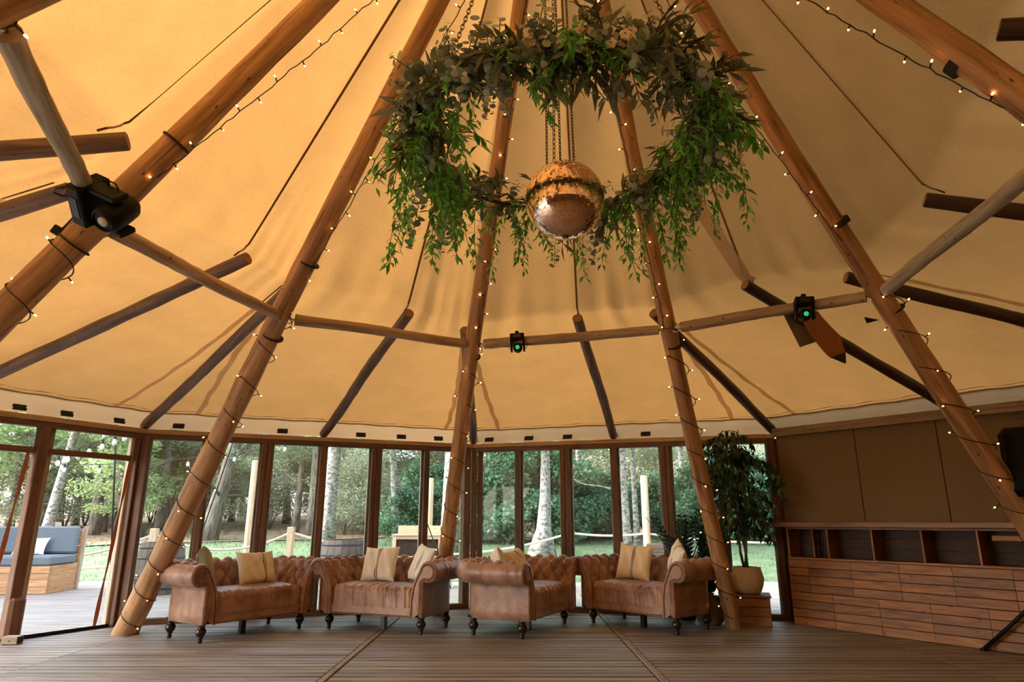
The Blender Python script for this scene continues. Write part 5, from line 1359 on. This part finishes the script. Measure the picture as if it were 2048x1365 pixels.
fence_post('tall round pale post behind the first sofas', 500, 13.9, 2.32, .15, 'tall round posts', True); fence_post('tall round pale post behind the wicker chest', 858, 14.2, 1.98, .15, 'tall round posts', True); PT = fence_post('tall round pale post among the birches', 1292, 14.0, 2.02, .15, 'tall round posts', True)
PE = Vector((px_x(1700, 14.2), 14.2, .75)); PS = Vector((px_x(20, 13), 13.0, .55))
def rope(label, a, b, sag, grp='white rope swags'):
    m = MB(); n = 28; rs = random.Random(3); pts = [a.lerp(b, k / n) - Vector((0, 0, sag * 4 * (k / n) * (1 - k / n))) for k in range(n + 1)]
    m.tube([p - a for p in pts], .021, 8); m.build_ = None
    o = m.build('rope_swag', M_ROPE, None, True, a); tag(o, label, 'rope', grp); return o
z9 = Vector((0, 0, -.10))
rope('white rope swag beside the outdoor bench', PS, FP[0] + z9, .22); rope('white rope swag between the door corner post and the next post', FP[0] + z9, FP[1] + z9, .30); rope('white rope swag passing the barrel and wicker chest', FP[1] + z9, FP[2] + z9, .42); rope('white rope swag in front of the birches', FP[2] + z9, PT + Vector((0, 0, -1.15)), .05); rope('white rope swag running behind the fig', PT + Vector((0, 0, -1.15)), PE, .12)
rope('low white rope on the lawn by the bench', Vector((px_x(40, 13.6), 13.6, .22)), Vector((px_x(330, 13.2), 13.2, .36)), .05, 'low ropes')
def barrel(label, px, y, r, h, z0):
    x = px_x(px, y); t = thing('barrel', label, 'barrel', (x, y, z0), 0, 'half barrel planters')
    pr = [(r * (.86 + .14 * math.sin(math.pi * (k / 10))), h * k / 10) for k in range(11)]
    for s in range(18):
        m = MB(); a0, a1 = 6.283 * (s + .02) / 18, 6.283 * (s + .98) / 18; ro = [[Vector((q * math.cos(a), q * math.sin(a), z)) for a in (a0, (a0 + a1) / 2, a1)] for q, z in pr]; ri = [[Vector((q * .93 * math.cos(a), q * .93 * math.sin(a), z)) for a in (a1, (a0 + a1) / 2, a0)] for q, z in pr]
        m.grid(ro); m.grid(ri)
        m.quad([ro[-1][0], ro[-1][1], ro[-1][2], ri[-1][0], ri[-1][1], ri[-1][2]])
        for e in range(10): m.quad([ro[e][0], ro[e + 1][0], ri[e + 1][2], ri[e][2]]); m.quad([ro[e][2], ri[e][0], ri[e + 1][0], ro[e + 1][2]])
        m.build('stave', M_BARREL, t)
    for f in (.12, .3, .7, .9):
        q = r * (.86 + .14 * math.sin(math.pi * f)) + .004; m = MB(); m.lathe([(q, h * f - .018), (q + .004, h * f), (q, h * f + .018)], (0, 0, 0), 36); m.build('hoop', plain('iron_hoop', (.05, .05, .055), .5, .7), t, True)
    m = MB(); m.lathe([(0, h * .97), (r * .82, h * .97)], (0, 0, 0), 24); m.build('lid', M_BARREL, t)
    return t
barrel('dark half barrel standing outside behind two sofas', 690, 11.9, .39, .80, 0); barrel('weathered barrel outside by the door corner post', 332, 11.2, .36, .78, 0)
# wicker chest
x = px_x(838, 12.2); ch = thing('wicker_chest', 'pale pine chest with dark wicker panel standing outside', 'chest', (x, 12.2, 0), R(4))
for sx in (-1, 1):
    for sy in (-1, 1): m = MB(); m.box((sx * .39, sy * .24, .43), (.06, .06, .86), bev=.005); m.build('corner_post', M_PINE, ch)
for z in (.10, .50, .835):
    m = MB(); m.box((0, -.24, z), (.74, .05, .06), bev=.004); m.build('rail', M_PINE, ch)
m = MB()
for k in range(26): m.box((-.36 + .72 * k / 25, -.225 + .006 * (k % 2), .665), (.012, .006, .28))
for k in range(20): m.box((0, -.222 + .006 * (k % 2), .53 + .28 * k / 19), (.72, .005, .006))
m.box((0, -.20, .47), (.72, .01, .72)); tag(m.build('wicker_panel', plain('wicker', (.045, .03, .022), .8, noise=.3, nscale=80), ch), kind='stuff')
m = MB(); m.box((0, 0, .875), (.86, .56, .03), bev=.005); m.build('lid', M_PINE, ch)
m = MB(); m.box((.02, .24, .96), (.80, .03, .14), bev=.005); m.build('upstand', M_PINE, ch)
for sx in (-1, 1): m = MB(); m.box((sx * .385, 0, .46), (.02, .44, .78), bev=.003); m.build('side_panel', M_FRAME_L, ch)
# planter box behind the last sofa
x = px_x(1320, 10.6); bx = thing('planter_box', 'grey plank planter box outside behind the zz plant', 'planter', (x, 10.6, 0), R(-12))
for k in range(6):
    m = MB(); m.box((0, -.2, .07 + .128 * k), (.44, .02, .122), bev=.004); m.build('plank', M_BARREL, bx)
    m = MB(); m.box((0, .2, .07 + .128 * k), (.44, .02, .122), bev=.004); m.build('plank', M_BARREL, bx)
    for s in (-1, 1): m = MB(); m.box((s * .21, 0, .07 + .128 * k), (.02, .38, .122), bev=.004); m.build('plank', M_BARREL, bx)
# bench with blue cushions
Pb = on_z(93, 1189, 0); be = thing('outdoor_bench', 'outdoor plank bench seat with tall back on the deck', 'bench', Pb, R(0))
# local: corner at origin, x to the left along the front, y backwards
ux = Vector((-1, -.13, 0)).normalized(); uy = Vector((-.06, 1, 0)).normalized(); brz_ = math.atan2(-ux.y, -ux.x); be.rotation_euler = (0, 0, brz_)
BLn = 2.1; BD = .86
for k in range(4): m = MB(); m.box((-BLn / 2, .012, .052 + .104 * k), (BLn, .024, .10), bev=.004); m.build('plank', M_CEDAR, be)
m = MB(); m.box((-.012, BD / 2, .21), (.024, BD, .418), bev=.003); m.build('end_panel', M_CEDAR, be)
for k in range(7): m = MB(); m.box((-BLn / 2, BD + .03, .07 + .14 * k), (BLn, .03, .134), bev=.004); m.build('back_plank', M_CEDAR, be)
m = MB(); m.box((.0, BD + .06, .51), (.06, .07, 1.02), Quaternion((1, 0, 0), -.06), bev=.005); m.build('back_post', M_FRAME_L, be)
M_BLUE = plain('slate_blue_fabric', (.155, .185, .21), .85, noise=.1, nscale=40, bump=.1)
W3 = be.matrix_basis
def on_bench(v): return Pb + Quaternion((0, 0, 1), brz_) @ Vector(v)
m = MB(); m.box((0, 0, .075), (BLn - .03, BD - .03, .15), bev=.03); o = smooth_by_angle(m.build('seat_cushion', M_BLUE, None, False, on_bench((-BLn / 2, BD / 2 - .02, .42))), 30); o.rotation_euler = (0, 0, brz_); tag(o, 'slate blue seat cushion along the outdoor bench', 'cushion')
m = MB(); m.box((0, 0, .21), (BLn - .05, .15, .44), Quaternion((1, 0, 0), -.10), bev=.03); o = smooth_by_angle(m.build('back_cushion', M_BLUE, None, False, on_bench((-BLn / 2, BD - .10, .590))), 30); o.rotation_euler = (0, 0, brz_); tag(o, 'slate blue back cushion standing along the outdoor bench', 'cushion')
pillow('outdoor_pillow', 'white stitched pillow leaning on the blue bench cushions', on_bench((-.62, BD - .34, .572)), .50, .30, .12, brz_, R(28), linen('white_linen', (.86, .84, .80), True, .45), 30, group='pillow on the bench')

# ------------------------------------------------------------------ festoon lights and guy ropes outside
M_CLEAR = glass('clear_bulb_glass')
fb = MB(); fb.lathe([(.012, 0), (.024, -.03), (.030, -.055), (.024, -.08), (0, -.09)], (0, 0, 0), 10); FB = fb.mesh('clear_bulb', True, [plain('frosted_bulb', (.85, .85, .80), .2)])
def festoon(label, P, n, grp='festoon light strings'):
    a = P[0]; t = thing('festoon_string', label, 'festoon lights', a, 0, grp); m = MB(); dense = []
    for q in range(len(P) - 1):
        for k in range(12): dense.append(P[q].lerp(P[q + 1], k / 12))
    dense.append(P[-1]); m.tube([p - a for p in dense], .006, 5)
    for k in range(n):
        f = (k + .5) / n * (len(dense) - 1); i = int(f); p = dense[i].lerp(dense[min(i + 1, len(dense) - 1)], f - i)
        m.lathe([(.013, 0), (.018, -.05), (.014, -.06)], p - a, 8); link('clear_bulb', FB, t, p - a + Vector((0, 0, -.055)))
    m.build('cable', M_CABLE, t); return t
festoon('festoon bulbs swagging across the doorway trees', [at_y(75, 930, 10.0), at_y(105, 918, 9.6), at_y(140, 904, 9.2), at_y(178, 890, 8.9), at_y(225, 872, 8.7), at_y(262, 858, 8.6)], 9)
festoon('festoon bulbs high above the doorway', [at_y(-20, 835, 8.6), at_y(45, 822, 8.5), at_y(110, 832, 8.5), at_y(170, 842, 8.5), at_y(240, 862, 8.6)], 5)
festoon('long thin festoon cable sagging outside the sofas', [at_y(95, 928, 11.5), at_y(200, 930, 11.6), at_y(330, 922, 11.8), at_y(470, 908, 12), at_y(620, 878, 12.2)], 6)
def guy(label, a, b, r=.008):
    m = MB(); m.tube([Vector((0, 0, 0)), (b - a) * .5, b - a], r, 6); o = m.build('guy_rope', M_CABLE, None, True, a); tag(o, label, 'rope', 'guy ropes')
    m = MB(); m.tube([b - a + Vector((0, 0, .25)), b - a + Vector((0, 0, -.1))], .014, 6); m.build('ground_peg', M_STEEL, o)
guy('dark guy rope running down past the wicker chest', at_y(800, 898, 10.0), Vector((px_x(905, 12.0), 12.0, .0)))
guy('dark guy rope beside the glazed corner', at_y(975, 900, 10.2), Vector((px_x(945, 11.6), 11.6, .0)))
guy('dark guy rope outside the doorway', at_y(233, 850, 8.9), Vector((px_x(243, 10.0), 10.0, .0)), .012)
guy('dark guy rope behind the leaning door pole', at_y(466, 885, 9.6), Vector((px_x(380, 11.4), 11.4, .0)), .010)
guy('dark guy rope behind the potted fig', at_y(1520, 1000, 9.2), Vector((px_x(1585, 10.6), 10.6, .0)))
